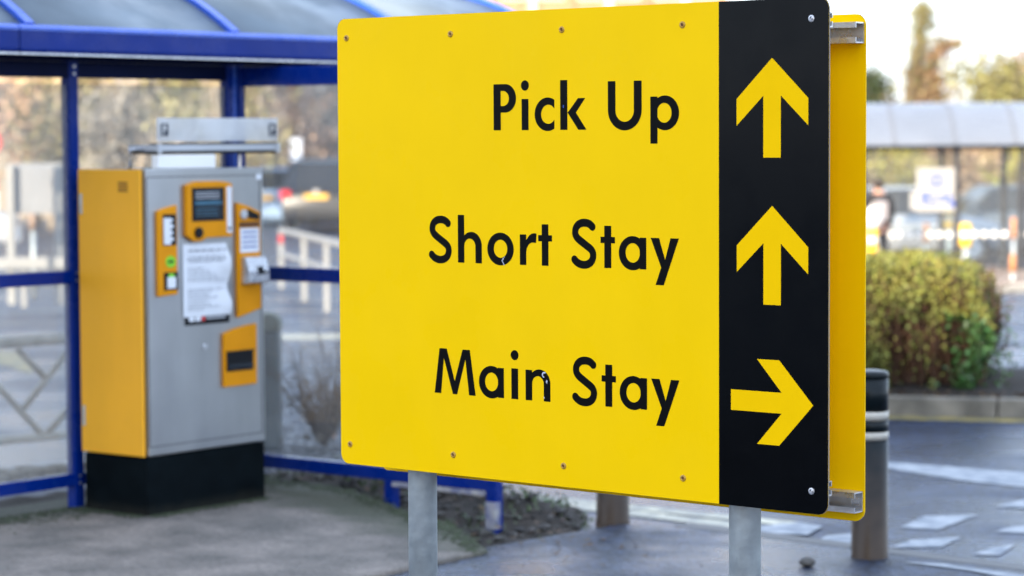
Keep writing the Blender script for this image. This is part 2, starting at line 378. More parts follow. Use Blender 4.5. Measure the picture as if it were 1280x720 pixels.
L_ANG = R(51.76)
LV, BV = basis(L_ANG)            # along the shelter's long wall (away to the right), and away from the camera to the left
RV = -BV                         # along the short wall, towards the camera
CORN = Vector((-1.329, 12.10, 0))
PADQ = Vector((-.10, 10.05, 0))
PAV_Z = -.016
wall_far = CORN - LV * 16
KA, KB = gp(837, 657, PAV_Z), gp(1280, 714, PAV_Z); KE = KB + (KB - KA) * 2.6
PAV_EDGE = [gp(608, 684, PAV_Z), gp(660, 675, PAV_Z), gp(718, 665, PAV_Z), gp(775, 655.5, PAV_Z), KA]
pav = [(-.12, 10.0)] + [(q.x, q.y) for q in PAV_EDGE] + [(KE.x, KE.y), (KE.x, -8), (-9, -8), (PADQ - LV * 14).to_tuple()[:2]]
pavement = MB()
pl = [(p[0], p[1]) for p in pav]
pavement.prism(pl, (0, 0, PAV_Z), Vector((1, 0, 0)), Vector((0, 1, 0)), (0, 0, -.2))
tag(pavement.build('pavement', 'tarmac'), kind='structure')
PAD_EDGE = [CORN + LV * .02, gp(395, 604, 0), gp(445, 614, 0), gp(505, 637, 0), gp(565, 656, 0), PADQ]
_pad = [(q.x, q.y) for q in PAD_EDGE] + [ (PADQ - LV * 14).to_tuple()[:2], (CORN - LV * 16 + BV * .25).to_tuple()[:2], (CORN + BV * .25).to_tuple()[:2]]
M['pad'] = mat('dry concrete screed', (.195, .168, .148), .8, col2=(.10, .09, .08), scale=3.4, bump=.35, bscale=45, detail=8)
speckle(M['pad'], 60, .22)
def wall_dirt(m):
    """green dirt that has grown along the foot of the shelter walls"""
    nt = m.node_tree; N = nt.nodes; Lk = nt.links; b = N["Principled BSDF"]; src = b.inputs["Base Color"].links[0].from_socket
    tc = N.new("ShaderNodeTexCoord"); out = None
    for nx, ny, ox, oy, w in ((RV.x, RV.y, CORN.x, CORN.y, .34), (-EN.x, -EN.y, CORN.x, CORN.y, .26)):
        d = N.new("ShaderNodeVectorMath"); d.operation = 'DOT_PRODUCT'; d.inputs[1].default_value = (nx, ny, 0); Lk.new(tc.outputs["Object"], d.inputs[0])
        no = N.new("ShaderNodeTexNoise"); no.inputs["Scale"].default_value = 5; no.inputs["Detail"].default_value = 7; Lk.new(tc.outputs["Object"], no.inputs["Vector"])
        ad = N.new("ShaderNodeMath"); ad.operation = 'MULTIPLY_ADD'; ad.inputs[1].default_value = .5; Lk.new(no.outputs["Fac"], ad.inputs[0]); Lk.new(d.outputs["Value"], ad.inputs[2])
        mr = N.new("ShaderNodeMapRange"); o = nx * ox + ny * oy + .25; mr.inputs["From Min"].default_value = o + w; mr.inputs["From Max"].default_value = o - .02; mr.inputs["To Min"].default_value = 0; mr.inputs["To Max"].default_value = .92
        Lk.new(ad.outputs[0], mr.inputs["Value"])
        if out is None: out = mr.outputs[0]
        else:
            mm = N.new("ShaderNodeMath"); mm.operation = 'MAXIMUM'; Lk.new(out, mm.inputs[0]); Lk.new(mr.outputs[0], mm.inputs[1]); out = mm.outputs[0]
    mx = N.new("ShaderNodeMix"); mx.data_type = 'RGBA'; Lk.new(out, mx.inputs[0]); Lk.new(src, mx.inputs[6]); mx.inputs[7].default_value = (.045, .05, .028, 1); Lk.new(mx.outputs[2], b.inputs["Base Color"])
_e = (PADQ - CORN).normalized(); EN = Vector((-_e.y, _e.x, 0))          # across the pad's free edge, off the pad
if EN.x < 0: EN = -EN
wall_dirt(M['pad'])
pad = MB().prism(_pad, (0, 0, 0), Vector((1, 0, 0)), Vector((0, 1, 0)), (0, 0, -.2)).build('concrete_pad', 'pad', bevel=.01)
tag(pad, kind='structure')

def hgrid(name, o, ux, uy, nx, ny, hx, hy, zf, m):
    vs = []; fs = []
    for j in range(ny + 1):
        for i in range(nx + 1):
            a, b = hx[0] + (hx[1] - hx[0]) * i / nx, hy[0] + (hy[1] - hy[0]) * j / ny
            p = o + ux * a + uy * b; vs.append((p.x, p.y, zf(a, b)))
    for j in range(ny):
        for i in range(nx): fs.append((j * (nx + 1) + i, j * (nx + 1) + i + 1, (j + 1) * (nx + 1) + i + 1, (j + 1) * (nx + 1) + i))
    b = MB().add(vs, fs, True).build(name, m, recalc=False); return tag(b, kind='structure')
_rng = random.Random(3)
from mathutils import noise as mnoise
def verge_z(t, s):
    base = -.012 - .062 * t if t > 0 else -.012
    base = max(base, -.122)
    far = .95 if t < 1.5 else max(.45, .95 - (t - 1.5) * 1.6)
    edge = max(0, min(1, (far - s) / .2))
    hump = .085 * max(0, 1 - abs(s - .42) / .4) * max(0, min(1, (1.9 - t) / .4)) * min(1, max(0, t / .3))
    return (base + hump) * edge - .2 * (1 - edge) + .014 * mnoise.noise(Vector((t * 5, s * 5, 0))) + .008 * mnoise.noise(Vector((t * 17, s * 17, 2)))
hgrid('soil_verge', CORN, RV, LV, 70, 60, (-.15, 2.6), (-1.25, 1.0), verge_z, 'soil')

hgrid('soil_strip', CORN, LV, BV, 60, 14, (-4.5, .3), (-.02, .85), lambda a, b: -.02 * min(1, b * 8) - .15 * max(0, (b - .55) / .3) + .022 * mnoise.noise(Vector((a * 6, b * 6, 7))), 'soil')
# scatter on the verge: stones, fallen leaves
def verge_pt(t, s, dz=0): 
    p = CORN + RV * t + LV * s; return Vector((p.x, p.y, verge_z(t, s) + dz))
def inside_verge(t, s):
    p = CORN + RV * t + LV * s
    if s > .5 or t < .02: return False
    for a, b in zip(PAD_EDGE[:-1], PAD_EDGE[1:]):      # stay off the pad
        if a.x <= p.x <= b.x: return (b - a).x * (p.y - a.y) - (b - a).y * (p.x - a.x) > .012
    for a, b in zip(PAV_EDGE[:-1], PAV_EDGE[1:]):
        if a.x <= p.x <= b.x: return (b - a).x * (p.y - a.y) - (b - a).y * (p.x - a.x) > .02
    return False
st = MB(); lf = MB()
k = 0
while k < 260:
    t, s = _rng.uniform(.05, 2.35), _rng.uniform(-1.0, .5)
    if not inside_verge(t, s): continue
    k += 1
    r = _rng.choice([.008, .012, .012, .018, .028]); c = verge_pt(t, s, r * .3)
    vs = []
    for a, b in ((0, -1), (72, -.45), (144, -.5), (216, -.4), (288, -.5), (36, .45), (108, .5), (180, .4), (252, .5), (324, .5), (0, 1)):
        rr = r * _rng.uniform(.75, 1.25); q = math.sqrt(max(0, 1 - b * b))
        vs.append(c + Vector((math.cos(R(a)) * q * rr * 1.2, math.sin(R(a)) * q * rr, b * rr * .7)))
    fs = [(0, 2, 1), (0, 3, 2), (0, 4, 3), (0, 5, 4), (0, 1, 5)] + [(1, 2, 6), (2, 7, 6), (2, 3, 7), (3, 8, 7), (3, 4, 8), (4, 9, 8), (4, 5, 9), (5, 10, 9), (5, 1, 10), (1, 6, 10)] + [(6, 7, 10 + 0), ]
    fs = fs[:-1] + [(6, 7, 10), (7, 8, 10), (8, 9, 10)]
    st.add(vs, fs, False)
k = 0
while k < 150:
    t, s = _rng.uniform(.1, 2.35), _rng.uniform(-1.0, .5)
    if not inside_verge(t, s): continue
    k += 1; c = verge_pt(t, s, .012); a = _rng.uniform(0, 6.3); r = _rng.uniform(.012, .026)
    ux = Vector((math.cos(a), math.sin(a), _rng.uniform(-.4, .4))) * r; uy = Vector((-math.sin(a), math.cos(a), _rng.uniform(-.3, .5))) * r * .6
    lf.add([c - ux, c - uy * .9, c + ux, c + uy], [(0, 1, 2, 3)])
for k in range(90):
    c = gp(_rng.gauss(690, 70), min(716, max(655, _rng.gauss(676, 16))), PAV_Z, .008); a = _rng.uniform(0, 6.3); r = _rng.uniform(.008, .02)
    ux = Vector((math.cos(a), math.sin(a), _rng.uniform(-.2, .2))) * r; uy = Vector((-math.sin(a), math.cos(a), _rng.uniform(-.2, .3))) * r * .6
    lf.add([c - ux, c - uy * .9, c + ux, c + uy], [(0, 1, 2, 3)])
tag(st.build('loose_stones', 'stone'), kind='stuff'); tag(lf.build('fallen_leaves', 'deadleaf', recalc=False), kind='stuff')

gc = []
while len(gc) < 700:
    t, s = _rng.uniform(.05, 2.0), _rng.uniform(-.7, .9)
    if not inside_verge(t, min(s, .49)) or mnoise.noise(Vector((t * 3.1, s * 3.1, 4))) < -.02: continue
    p = verge_pt(t, s, _rng.uniform(.004, .05)); gc.append((p.x, p.y, p.z))
LATE_COVER = gc
# mossy growth along the foot of the long wall
mo = MB()
for k in range(3600):
    t = _rng.uniform(-3.4, .25); s = abs(_rng.gauss(0, .11)) * (1 + .5 * mnoise.noise(Vector((t * 3, 0, 0))))
    c = CORN + LV * t + RV * (s - .02) if _rng.random() < .72 else None
    if c is None:
        i = _rng.randint(0, 4); c = PAD_EDGE[i].lerp(PAD_EDGE[i + 1], _rng.random()) + Vector((_rng.gauss(-.03, .03), _rng.gauss(-.05, .05), 0))
    r = _rng.uniform(.004, .013); z = .002
    mo.add([c + Vector((r * math.cos(a), r * math.sin(a), z)) for a in (0.2, 1.5, 2.9, 4.2, 5.4)] + [c + Vector((0, 0, z + r * .35))], [(i, (i + 1) % 5, 5) for i in range(5)], True)
def plinth_pt():
    if _rng.random() < .6: return M_ORG_ + LV * _rng.uniform(0, .745) + RV * abs(_rng.gauss(0, .035))
    return M_ORG_ + BV * _rng.uniform(0, .40) - LV * abs(_rng.gauss(0, .035))
M_ORG_ = Vector((-1.59476, 10.98347, 0))
for k in range(900):  # dark grime round the plinth, doubling as its contact shadow
    c = plinth_pt(); r = _rng.uniform(.003, .010); z = .002
    mo.add([c + Vector((r * math.cos(a), r * math.sin(a), z)) for a in (0.2, 1.5, 2.9, 4.2, 5.4)] + [c + Vector((0, 0, z + r * .35))], [(i, (i + 1) % 5, 5) for i in range(5)], True)
tag(mo.build('moss_and_shade', 'moss_and_shade', recalc=False), kind='stuff')

# kerb between pavement and road: stones flush with the pavement
KD = (KB - KA); KD.z = 0; KD.normalize(); KN = Vector((-KD.y, KD.x, 0))
if KN.y < 0: KN = -KN
kerb = bpy.data.objects.new('kerb', None); COL.objects.link(kerb); kerb.location = KA; kerb['kind'] = 'structure'
_ks = None
for i in range(9):
    c = Vector((KA.x, KA.y, 0)) + KD * (.46 + .92 * i) + KN * .068
    if _ks is None:
        m_ = MB().box((0, 0, -.11), (.452, .06, .1), (KD, KN, Z3)).build('kerb_stone', 'kerbdark', bevel=.008).data
        o = bpy.data.objects['kerb_stone']; o.location = c
        _ks = o
    else:
        o = _ks.copy(); COL.objects.link(o); o.location = c
    o.location.z = _rng.uniform(-.008, -.002)
    hang(o, kerb)

# road markings (sheets a few mm above the asphalt)
def marking(name, px, m, lift=.004):
    return sheet(name, [[gp(x, y, dz=lift) for x, y in px]], m)
marking('road_marking', [(1108, 578), (1290, 592), (1290, 611), (1200, 601), (1108, 586)], 'paint_road')
marking('road_marking', [(1125, 660), (1156, 646), (1224, 644), (1172, 663)], 'paint_road')
marking('road_marking', [(1244, 634), (1276, 626), (1300, 625), (1300, 637)], 'paint_road')
marking('road_marking', [(1113, 685), (1140, 676), (1203, 672), (1176, 685)], 'paint_road')
marking('road_marking', [(1216, 694), (1238, 686), (1270, 681), (1250, 695)], 'paint_road')
marking('road_marking', [(1243, 666), (1264, 659), (1300, 656), (1300, 668)], 'paint_road')
marking('road_marking', [(1014, 680), (1036, 670), (1066, 668), (1062, 684)], 'paint_road')
sheet('edge_line', [[gp(x, y, PAV_Z, .004) for x, y in [(1126, 703), (1180, 706), (1300, 723), (1300, 731), (1210, 714)]]], 'paint_road')
marking('road_marking', [(940, 668), (946, 660), (1000, 655), (1028, 660), (1010, 671)], 'paint_road', .009)
marking('double_line', [(660, 618), (1010, 655), (1010, 661), (660, 624)], 'paint_cream')
marking('double_line', [(700, 628), (1000, 663), (1000, 671), (700, 635)], 'paint_cream')
marking('island_line', [(1060, 518), (1300, 525), (1300, 530), (1060, 523)], 'paint_yellow')
marking('road_line', [(290, 419), (520, 417), (520, 423), (290, 425)], 'paint_cream')
marking('road_patch', [(-30, 438), (22, 440), (42, 462), (38, 468), (10, 458), (-30, 452)], 'paint_yellow')
peb = MB(); c = gp(1009, 708, PAV_Z, .012)
peb.lathe(c, [(.012, -.012), (.03, -.004), (.034, .006), (.02, .02), (.005, .026)], 9)
tag(peb.build('pebble', 'stone'), 'small brown stone lying alone on the wet pavement', 'stone')

# ------------------------------------------------------------------ the sign
S_ANG = -0.698571
SU = Vector((math.cos(S_ANG), math.sin(S_ANG), 0)); SN = Vector((-SU.y, SU.x, 0))        # along the sign, and away from the camera
S_ORG = Vector((-.46668, 6.85465, .76517)); S_W, S_H = 1.5645, 1.2
def sp(u, v, d=0.0): return S_ORG + SU * u + Z3 * v + SN * d
def rrect(w, h, r, n=8):
    out = []
    for cx, cy, a0 in ((w - r, h - r, 0), (r, h - r, 90), (r, r, 180), (w - r, r, 270)):
        for i in range(n + 1):
            a = R(a0 + 90 * i / n); out.append((cx + r * math.cos(a), cy + r * math.sin(a)))
    return out
sign = thing('direction_sign', 'large yellow car park direction sign with black arrow strip on two steel posts', 'sign', (sp(.8, 0, .07).x, sp(.8, 0, .07).y, PAV_Z))
def spart(mb, name, m, bevel=0.0, recalc=True): return hang(mb.build(name, m, None, bevel, recalc), sign)
spart(MB().prism(rrect(S_W, S_H, .028), S_ORG, SU, Z3, SN * .003), 'face_plate', 'sign_yellow', 0)['label'] = 'front yellow plate with lettering'
# the back plate, a little lower
BO = sp(0, -.034, .156)
spart(MB().prism(rrect(S_W + .001, S_H, .028), BO, SU, Z3, SN * .003), 'back_plate', 'sign_yellow')['label'] = 'rear yellow plate of the double sided sign'
# edges of bare metal
def edge_strip(org, d0, d1, m):
    lp = rrect(S_W, S_H, .028); n = len(lp); mb = MB()
    cx, cy = S_W / 2, S_H / 2
    o2 = [(x + (.0006 if x > cx else -.0006), y + (.0006 if y > cy else -.0006)) for x, y in lp]
    vs = [org + SU * x + Z3 * y + SN * d0 for x, y in o2] + [org + SU * x + Z3 * y + SN * d1 for x, y in o2]
    mb.add(vs, [(i, (i + 1) % n, (i + 1) % n + n, i + n) for i in range(n)])
    return mb
M['edge'] = mat('weathered plate edge', (.24, .24, .25), .7, vary=.06, scale=4)
spart(edge_strip(S_ORG, .0004, .0036, 'alu'), 'plate_edge', 'edge'); spart(edge_strip(BO, -.0002, .0036, 'alu'), 'plate_edge', 'edge')
# black strip: right-hand side with two rounded corners
BX = 1.2555
lp = [(BX, 0), ] + [(x, y) for x, y in rrect(S_W, S_H, .028) if x > S_W - .03][18 - 9:] + [(x, y) for x, y in rrect(S_W, S_H, .028) if x > S_W - .03][:9] + [(BX, S_H)]
spart(MB().prism([(x, y) for x, y in lp], S_ORG - SN * .0008, SU, Z3, SN * .0006), 'arrow_strip', 'sign_black')

# --- lettering, drawn as outlines (units: millimetres on the sign)
class G:
    def __init__(s, X, Y): s.X, s.Y = X, Y
    def box(s, x0, y0, x1, y1): return np.maximum(np.abs(s.X - (x0 + x1) / 2) - (x1 - x0) / 2, np.abs(s.Y - (y0 + y1) / 2) - (y1 - y0) / 2)
    def ell(s, cx, cy, a, b):
        q = np.sqrt(((s.X - cx) / a) ** 2 + ((s.Y - cy) / b) ** 2) + 1e-9
        g = np.sqrt(((s.X - cx) / a ** 2) ** 2 + ((s.Y - cy) / b ** 2) ** 2) + 1e-9
        return (q - 1) * q / g
    def poly(s, pts):
        d = np.full(s.X.shape, 1e9); ins = np.zeros(s.X.shape, bool); n = len(pts)
        for i in range(n):
            (x0, y0), (x1, y1) = pts[i], pts[(i + 1) % n]
            ex, ey = x1 - x0, y1 - y0; t = np.clip(((s.X - x0) * ex + (s.Y - y0) * ey) / (ex * ex + ey * ey + 1e-12), 0, 1)
            d = np.minimum(d, np.hypot(s.X - x0 - t * ex, s.Y - y0 - t * ey))
            c = ((y0 > s.Y) != (y1 > s.Y)) & (s.X < ex * (s.Y - y0) / (ey if abs(ey) > 1e-9 else 1e-9) + x0); ins ^= c
        return np.where(ins, -d, d)
    def stroke(s, pts, hw):
        """a line of half width hw with square ends"""
        d = np.full(s.X.shape, 1e9); n = len(pts)
        for i in range(n - 1):
            (x0, y0), (x1, y1) = pts[i], pts[i + 1]; L = math.hypot(x1 - x0, y1 - y0); ux, uy = (x1 - x0) / L, (y1 - y0) / L
            a = (s.X - x0) * ux + (s.Y - y0) * uy; b = np.abs(-(s.X - x0) * uy + (s.Y - y0) * ux)
            d = np.minimum(d, np.maximum(np.maximum(-a, a - L), b - hw))
            if i: d = np.minimum(d, np.hypot(s.X - x0, s.Y - y0) - hw)
        return d
def bez(*segs, n=14):
    out = []
    for p0, p1, p2, p3 in segs:
        for i in range(n):
            t = i / n; out.append(tuple((1 - t) ** 3 * a + 3 * t * (1 - t) ** 2 * b + 3 * t * t * (1 - t) * c + t ** 3 * d for a, b, c, d in zip(p0, p1, p2, p3)))
    out.append(segs[-1][3]); return out
mn, mx = np.minimum, np.maximum
S_PATH = bez(((66.5, 99.6), (60, 107.5), (51, 110.9), (40, 110.9)), ((40, 110.9), (22, 110.9), (10.6, 101), (10.6, 87)),
             ((10.6, 87), (10.6, 73), (24, 68), (39, 58.5)), ((39, 58.5), (54, 49), (67.4, 45), (67.4, 30.5)),
             ((67.4, 30.5), (67.4, 15.5), (55, 5.9), (38, 5.9)), ((38, 5.9), (25, 5.9), (13, 11.5), (6.3, 20.6)))
GL = {
 'P': lambda g: mn(g.box(0, 0, 24, 117.3), mx(mn(g.box(0, 45, 39, 117.3), g.ell(39, 81.15, 36, 36.15)), -mn(g.box(24, 61.5, 32, 100), g.ell(32, 80.75, 19.3, 19.25)))),
 'i': lambda g: mn(g.box(0, 0, 22.5, 78.5), g.ell(11.2, 112.7, 13, 12.9)),
 'c': lambda g: mx(mx(g.ell(42, 39.3, 42, 42), -g.ell(44.5, 39.3, 23.5, 24)), g.X - 64),
 'k': lambda g: mn(g.box(0, 0, 22.8, 124), g.poly([(21.5, 43), (24.5, 43.5), (57, 78.5), (80, 78.5), (50, 42.7), (83.5, 0), (57.5, 0), (24.5, 42)])),
 'U': lambda g: mx(mn(g.box(0, 46, 104.2, 118.5), g.ell(52.1, 48, 52.1, 50.5)), -mn(g.box(23.5, 46, 80.2, 140), g.ell(51.85, 47, 28.35, 28.5))),
 'p': lambda g: mn(g.box(0, -35, 21.7, 79), mx(g.ell(44, 39.3, 42.5, 42), -g.ell(42, 39.3, 22, 24))),
 'S': lambda g: g.stroke(S_PATH, 9.9),
 'h': lambda g: mn(g.box(0, 0, 21.7, 124), mx(mn(g.box(59.8, 0, 81.5, 45), mx(g.ell(46, 45, 35.5, 35.5), 43 - g.Y)), -mn(g.ell(40.75, 43, 19, 20), g.box(21.7, -5, 59.8, 43)))),
 'n': lambda g: mn(g.box(0, 0, 21.7, 77.7), mx(mn(g.box(59.8, 0, 81.3, 45), mx(g.ell(46, 45, 35.3, 35.5), 43 - g.Y)), -mn(g.ell(40.75, 43, 19, 20), g.box(21.7, -5, 59.8, 43)))),
 'o': lambda g: mx(g.ell(44.2, 38.6, 44.2, 42), -g.ell(44.4, 39.3, 22.6, 23.2)),
 'r': lambda g: mn(g.box(0, 0, 21, 77.7), g.poly([(19, 60), (25, 69), (31, 75.5), (39, 80), (47, 81.5), (55.2, 80.8), (53.2, 57), (43, 57.8), (35, 56), (28, 51), (23, 43), (20.5, 30)])),
 't': lambda g: mn(g.box(11.7, 0, 33.3, 104.6), g.box(0, 61.6, 45, 77.2)),
 'a': lambda g: mn(g.box(64.5, 0, 84.5, 77.4), mx(mx(g.ell(43, 38.8, 43, 42), -g.ell(43, 39.5, 22, 24)), g.X - 76)),
 'y': lambda g: g.poly([(0, 77.8), (25.4, 77.8), (43.7, 25), (60, 77.8), (85.2, 77.8), (39.4, -37), (14.6, -37), (31.7, 6)]),
 'M': lambda g: g.poly([(17.9, 118), (43.2, 118), (70.1, 34.3), (97.7, 118), (122.9, 118), (142, 0), (119.4, 0), (107.4, 93.3), (78, 0), (63.5, 0), (32.9, 93.5), (22.4, 0), (0, 0)]),
}
def contours(fn, x0, y0, x1, y1, h=.9):
    """outlines of fn < 0 (marching squares, linear crossings)"""
    xs = np.arange(x0, x1 + h, h) + .013; ys = np.arange(y0, y1 + h, h) + .017
    X, Y = np.meshgrid(xs, ys); f = fn(G(X, Y)); f = np.where(f == 0, 1e-6, f); nxt = {}; P = {}
    def e(kind, j, i):
        key = (kind, j, i)
        if key not in P:
            a = f[j, i]; b = f[j, i + 1] if kind == 'h' else f[j + 1, i]; t = a / (a - b)
            P[key] = (xs[i] + h * t, ys[j]) if kind == 'h' else (xs[i], ys[j] + h * t)
        return key
    ins = f < 0; c = ins[:-1, :-1] * 1 + ins[:-1, 1:] * 2 + ins[1:, 1:] * 4 + ins[1:, :-1] * 8
    for j, i in np.argwhere((c > 0) & (c < 15)):
        B, T, Lf, Rt = ('h', j, i), ('h', j + 1, i), ('v', j, i), ('v', j, i + 1)
        seg = {1: [(Lf, B)], 2: [(B, Rt)], 3: [(Lf, Rt)], 4: [(Rt, T)], 5: [(Lf, B), (Rt, T)], 6: [(B, T)], 7: [(Lf, T)], 8: [(T, Lf)], 9: [(T, B)],
               10: [(B, Rt), (T, Lf)], 11: [(T, Rt)], 12: [(Rt, Lf)], 13: [(Rt, B)], 14: [(B, Lf)]}[int(c[j, i])]
        for a, b in seg: e(*a); e(*b); nxt[a] = b
    loops = []
    while nxt:
        s = next(iter(nxt)); lp = []; k = s
        while k in nxt: lp.append(P[k]); k = nxt.pop(k)
        out = []                                    # drop points on straight runs
        n = len(lp)
        for q in range(n):
            (ax, ay), (bx, by), (cx, cy) = lp[q - 1], lp[q], lp[(q + 1) % n]
            if abs((bx - ax) * (cy - by) - (by - ay) * (cx - bx)) > .004: out.append(lp[q])
        if len(out) > 2: loops.append(out)
    return loops
_gm = {}
def glyph(ch):
    if ch not in _gm:
        lps = contours(GL[ch], -4, -42, 150, 130)
        area = lambda lp: .5 * sum(lp[i - 1][0] * lp[i][1] - lp[i][0] * lp[i - 1][1] for i in range(len(lp)))
        def within(p, lp):
            c = False
            for i in range(len(lp)):
                (x0, y0), (x1, y1) = lp[i - 1], lp[i]
                if (y0 > p[1]) != (y1 > p[1]) and p[0] < (x1 - x0) * (p[1] - y0) / (y1 - y0) + x0: c = not c
            return c
        outer = [lp for lp in lps if not any(within(lp[0], q) for q in lps if q is not lp)]
        flat = []; tr = []
        for ou in outer:
            hs = [lp for lp in lps if lp is not ou and within(lp[0], ou)]; o0 = len(flat)
            tr += [tuple(i + o0 for i in t) for t in tessellate_polygon([[Vector((p[0], p[1], 0)) for p in lp] for lp in [ou] + hs])]
            for lp in [ou] + hs: flat += lp
        me = bpy.data.meshes.new('letter'); vs = [tuple(SU * (p[0] / 1000) + Z3 * (p[1] / 1000)) for p in flat]
        me.from_pydata(vs, [], [tuple(t) for t in tr]); me.materials.append(M['letter_black'])
        bm = bmesh.new(); bm.from_mesh(me); bmesh.ops.remove_doubles(bm, verts=bm.verts, dist=1e-6)
        for f_ in bm.faces:
            f_.normal_update()
            if f_.normal.dot(SN) > 0: f_.normal_flip()
        bm.to_mesh(me); bm.free(); _gm[ch] = me
    return _gm[ch]
LINES = [(899, [('P', 551.5), ('i', 644.8), ('c', 687.5), ('k', 770.4), ('U', 921.3), ('p', 1051.8)]),
         (557, [('S', 328), ('h', 427.3), ('o', 527.7), ('r', 636.6), ('t', 697), ('S', 806.2), ('t', 897), ('a', 954), ('y', 1052)]),
         (212.7, [('M', 342.8), ('a', 496.4), ('i', 606), ('n', 653.2), ('S', 807.2), ('t', 898.8), ('a', 955.4), ('y', 1052.8)])]
for v, row in LINES:
    for ch, u in row:
        o = link('letter', glyph(ch)); o.location = sp(u / 1000, v / 1000, -.0005); hang(o, sign)
UP = [(24.6, 0), (24.6, 145), (100.8, 75), (100.8, 138), (0, 233), (-100.8, 138), (-100.8, 75), (-24.6, 145), (-24.6, 0)]
for cx, cy, rot in ((1408, 830.5, 0), (1408.5, 484.4, 0), (1290.8, 254, 1)):
    pts = [(cx + (y if rot else x), cy + (-x if rot else y)) for x, y in UP]
    mb = MB(); t = tessellate_polygon([[Vector((*p, 0)) for p in pts]])
    mb.add([sp(p[0] / 1000, p[1] / 1000, -.0013) for p in pts], [tuple(q) for q in t])
    o = spart(mb, 'arrow', 'arrow_yellow', recalc=False); o['label'] = 'yellow arrow pointing right' if rot else 'yellow arrow pointing up'
# chips in the lettering
def chip(pts, m='flake'):
    mb = MB(); t = tessellate_polygon([[Vector((*p, 0)) for p in pts]])
    mb.add([sp(p[0] / 1000, p[1] / 1000, -.001) for p in pts], [tuple(q) for q in t]); spart(mb, 'paint_chip', m, recalc=False)
chip([(575, 568), (578, 567), (586, 555), (584, 554)]); chip([(579, 572), (583, 574), (582, 568), (578, 566)]); chip([(584, 577), (587, 576), (585, 573)])
chip([(708, 284), (712, 288), (720, 287), (719, 284), (713, 284), (711, 279), (716, 274), (712, 273), (707, 278)]); chip([(722, 268), (726, 266), (724, 258), (720, 262)]); chip([(714, 226), (717, 222), (714, 219)])
chip([(780, 962), (783, 960), (782, 953), (779, 955)], 'blueprint')
# screws: ring of paint with a rusty recess
_sc = None
for v in (1.1485, .0530):
    for u in (.0340, .4058, .7760, 1.1484):
        if _sc is None:
            a = MB(); n = 14
            for r0, r1, d0, d1 in ((.0088, .0078, 0, -.0018), (.0078, .0048, -.0018, -.0026), (.0048, .0036, -.0026, -.0012)):
                vs = [SU * (r * math.cos(2 * math.pi * k / n)) + Z3 * (r * math.sin(2 * math.pi * k / n)) + SN * d for r, d in ((r0, d0), (r1, d1)) for k in range(n)]
                a.add(vs, [(k, (k + 1) % n, (k + 1) % n + n, k + n) for k in range(n)], True)
            _sc = a.build('screw', 'screw_yellow').data; bpy.data.objects['screw'].location = sp(u, v, 0); hang(bpy.data.objects['screw'], sign)
            b = MB(); b.add([SU * (.0037 * math.cos(2 * math.pi * k / n)) + Z3 * (.0037 * math.sin(2 * math.pi * k / n)) - SN * .0013 for k in range(n)], [tuple(range(n))])
            _rc = b.build('screw_recess', 'rust', recalc=False); _scd = bpy.data.objects['screw']; _rc.parent = _scd; _rcm = _rc.data
        else:
            o = link('screw', _sc); o.location = sp(u, v, 0); hang(o, sign); q = link('screw_recess', _rcm); q.parent = o
for u, v in ((1.5178, 1.1512), (1.5198, .0535)):
    a = MB(); n = 16
    for r0, r1, d0, d1 in ((.0085, .0080, -.0009, -.003), (.0080, .0052, -.003, -.0035), (.0052, .0040, -.0035, -.001), (.0040, .0001, -.001, -.0026)):
        vs = [SU * (r * math.cos(2 * math.pi * k / n)) + Z3 * (r * math.sin(2 * math.pi * k / n)) + SN * d for r, d in ((r0, d0), (r1, d1)) for k in range(n)]
        a.add(vs, [(k, (k + 1) % n, (k + 1) % n + n, k + n) for k in range(n)], True)
    o = a.build('bolt', 'screw_steel'); o.location = sp(u, v, 0); hang(o, sign); o['label'] = 'bare steel bolt in the black strip'
# posts
for u in (.2264, 1.2764):
    p = sp(u, 0, .078)
    spart(MB().tube([(p.x, p.y, PAV_Z - .05), (p.x, p.y, S_ORG.z + S_H - .03)], .0388, 40), 'post', 'galv')
    spart(MB().lathe((p.x, p.y, S_ORG.z + S_H - .03), [(.0402, -.03), (.0402, .004), (.036, .01)], 24), 'post_cap', 'dark')
# channels (C section rails) on the inside of both plates
def channel(v0, h, d_in, d_out, u0, u1, lip=.010, t=.003):
    """web against the plate at depth d_out, flanges reaching to d_in"""
    mb = MB(); s = 1 if d_in > d_out else -1; um, hl = (u0 + u1) / 2, (u1 - u0) / 2
    ax = (SU, SN, Z3)
    mb.box(sp(um, v0 + h / 2, d_out + s * t / 2), (hl, t / 2, h / 2 - t - .0003), ax)
    for vv in (v0 + t / 2, v0 + h - t / 2): mb.box(sp(um, vv, (d_in + d_out) / 2), (hl, abs(d_in - d_out) / 2, t / 2), ax)
    for vv in (v0 + t + lip / 2 + .0003, v0 + h - t - lip / 2 - .0003): mb.box(sp(um, vv, d_in - s * t / 2), (hl, t / 2, lip / 2), ax)
    return mb
for v0, vb, vf in ((1.12, 1.097, 1.131), (.035, -.0095, .042)):
    spart(channel(vb, .049, .118, .1555, .03, S_W - .003), 'channel', 'alu')['label'] = 'rail of the rear plate'
    spart(channel(vf, .035, .034, .0035, .03, S_W - .012), 'channel', 'alu')['label'] = 'rail of the front plate'
    for u in (.2264, 1.2764):
        spart(MB().box(sp(u, v0, .078), (.052, .047, .012), (SU, SN, Z3)), 'clamp', 'galv', bevel=.003)

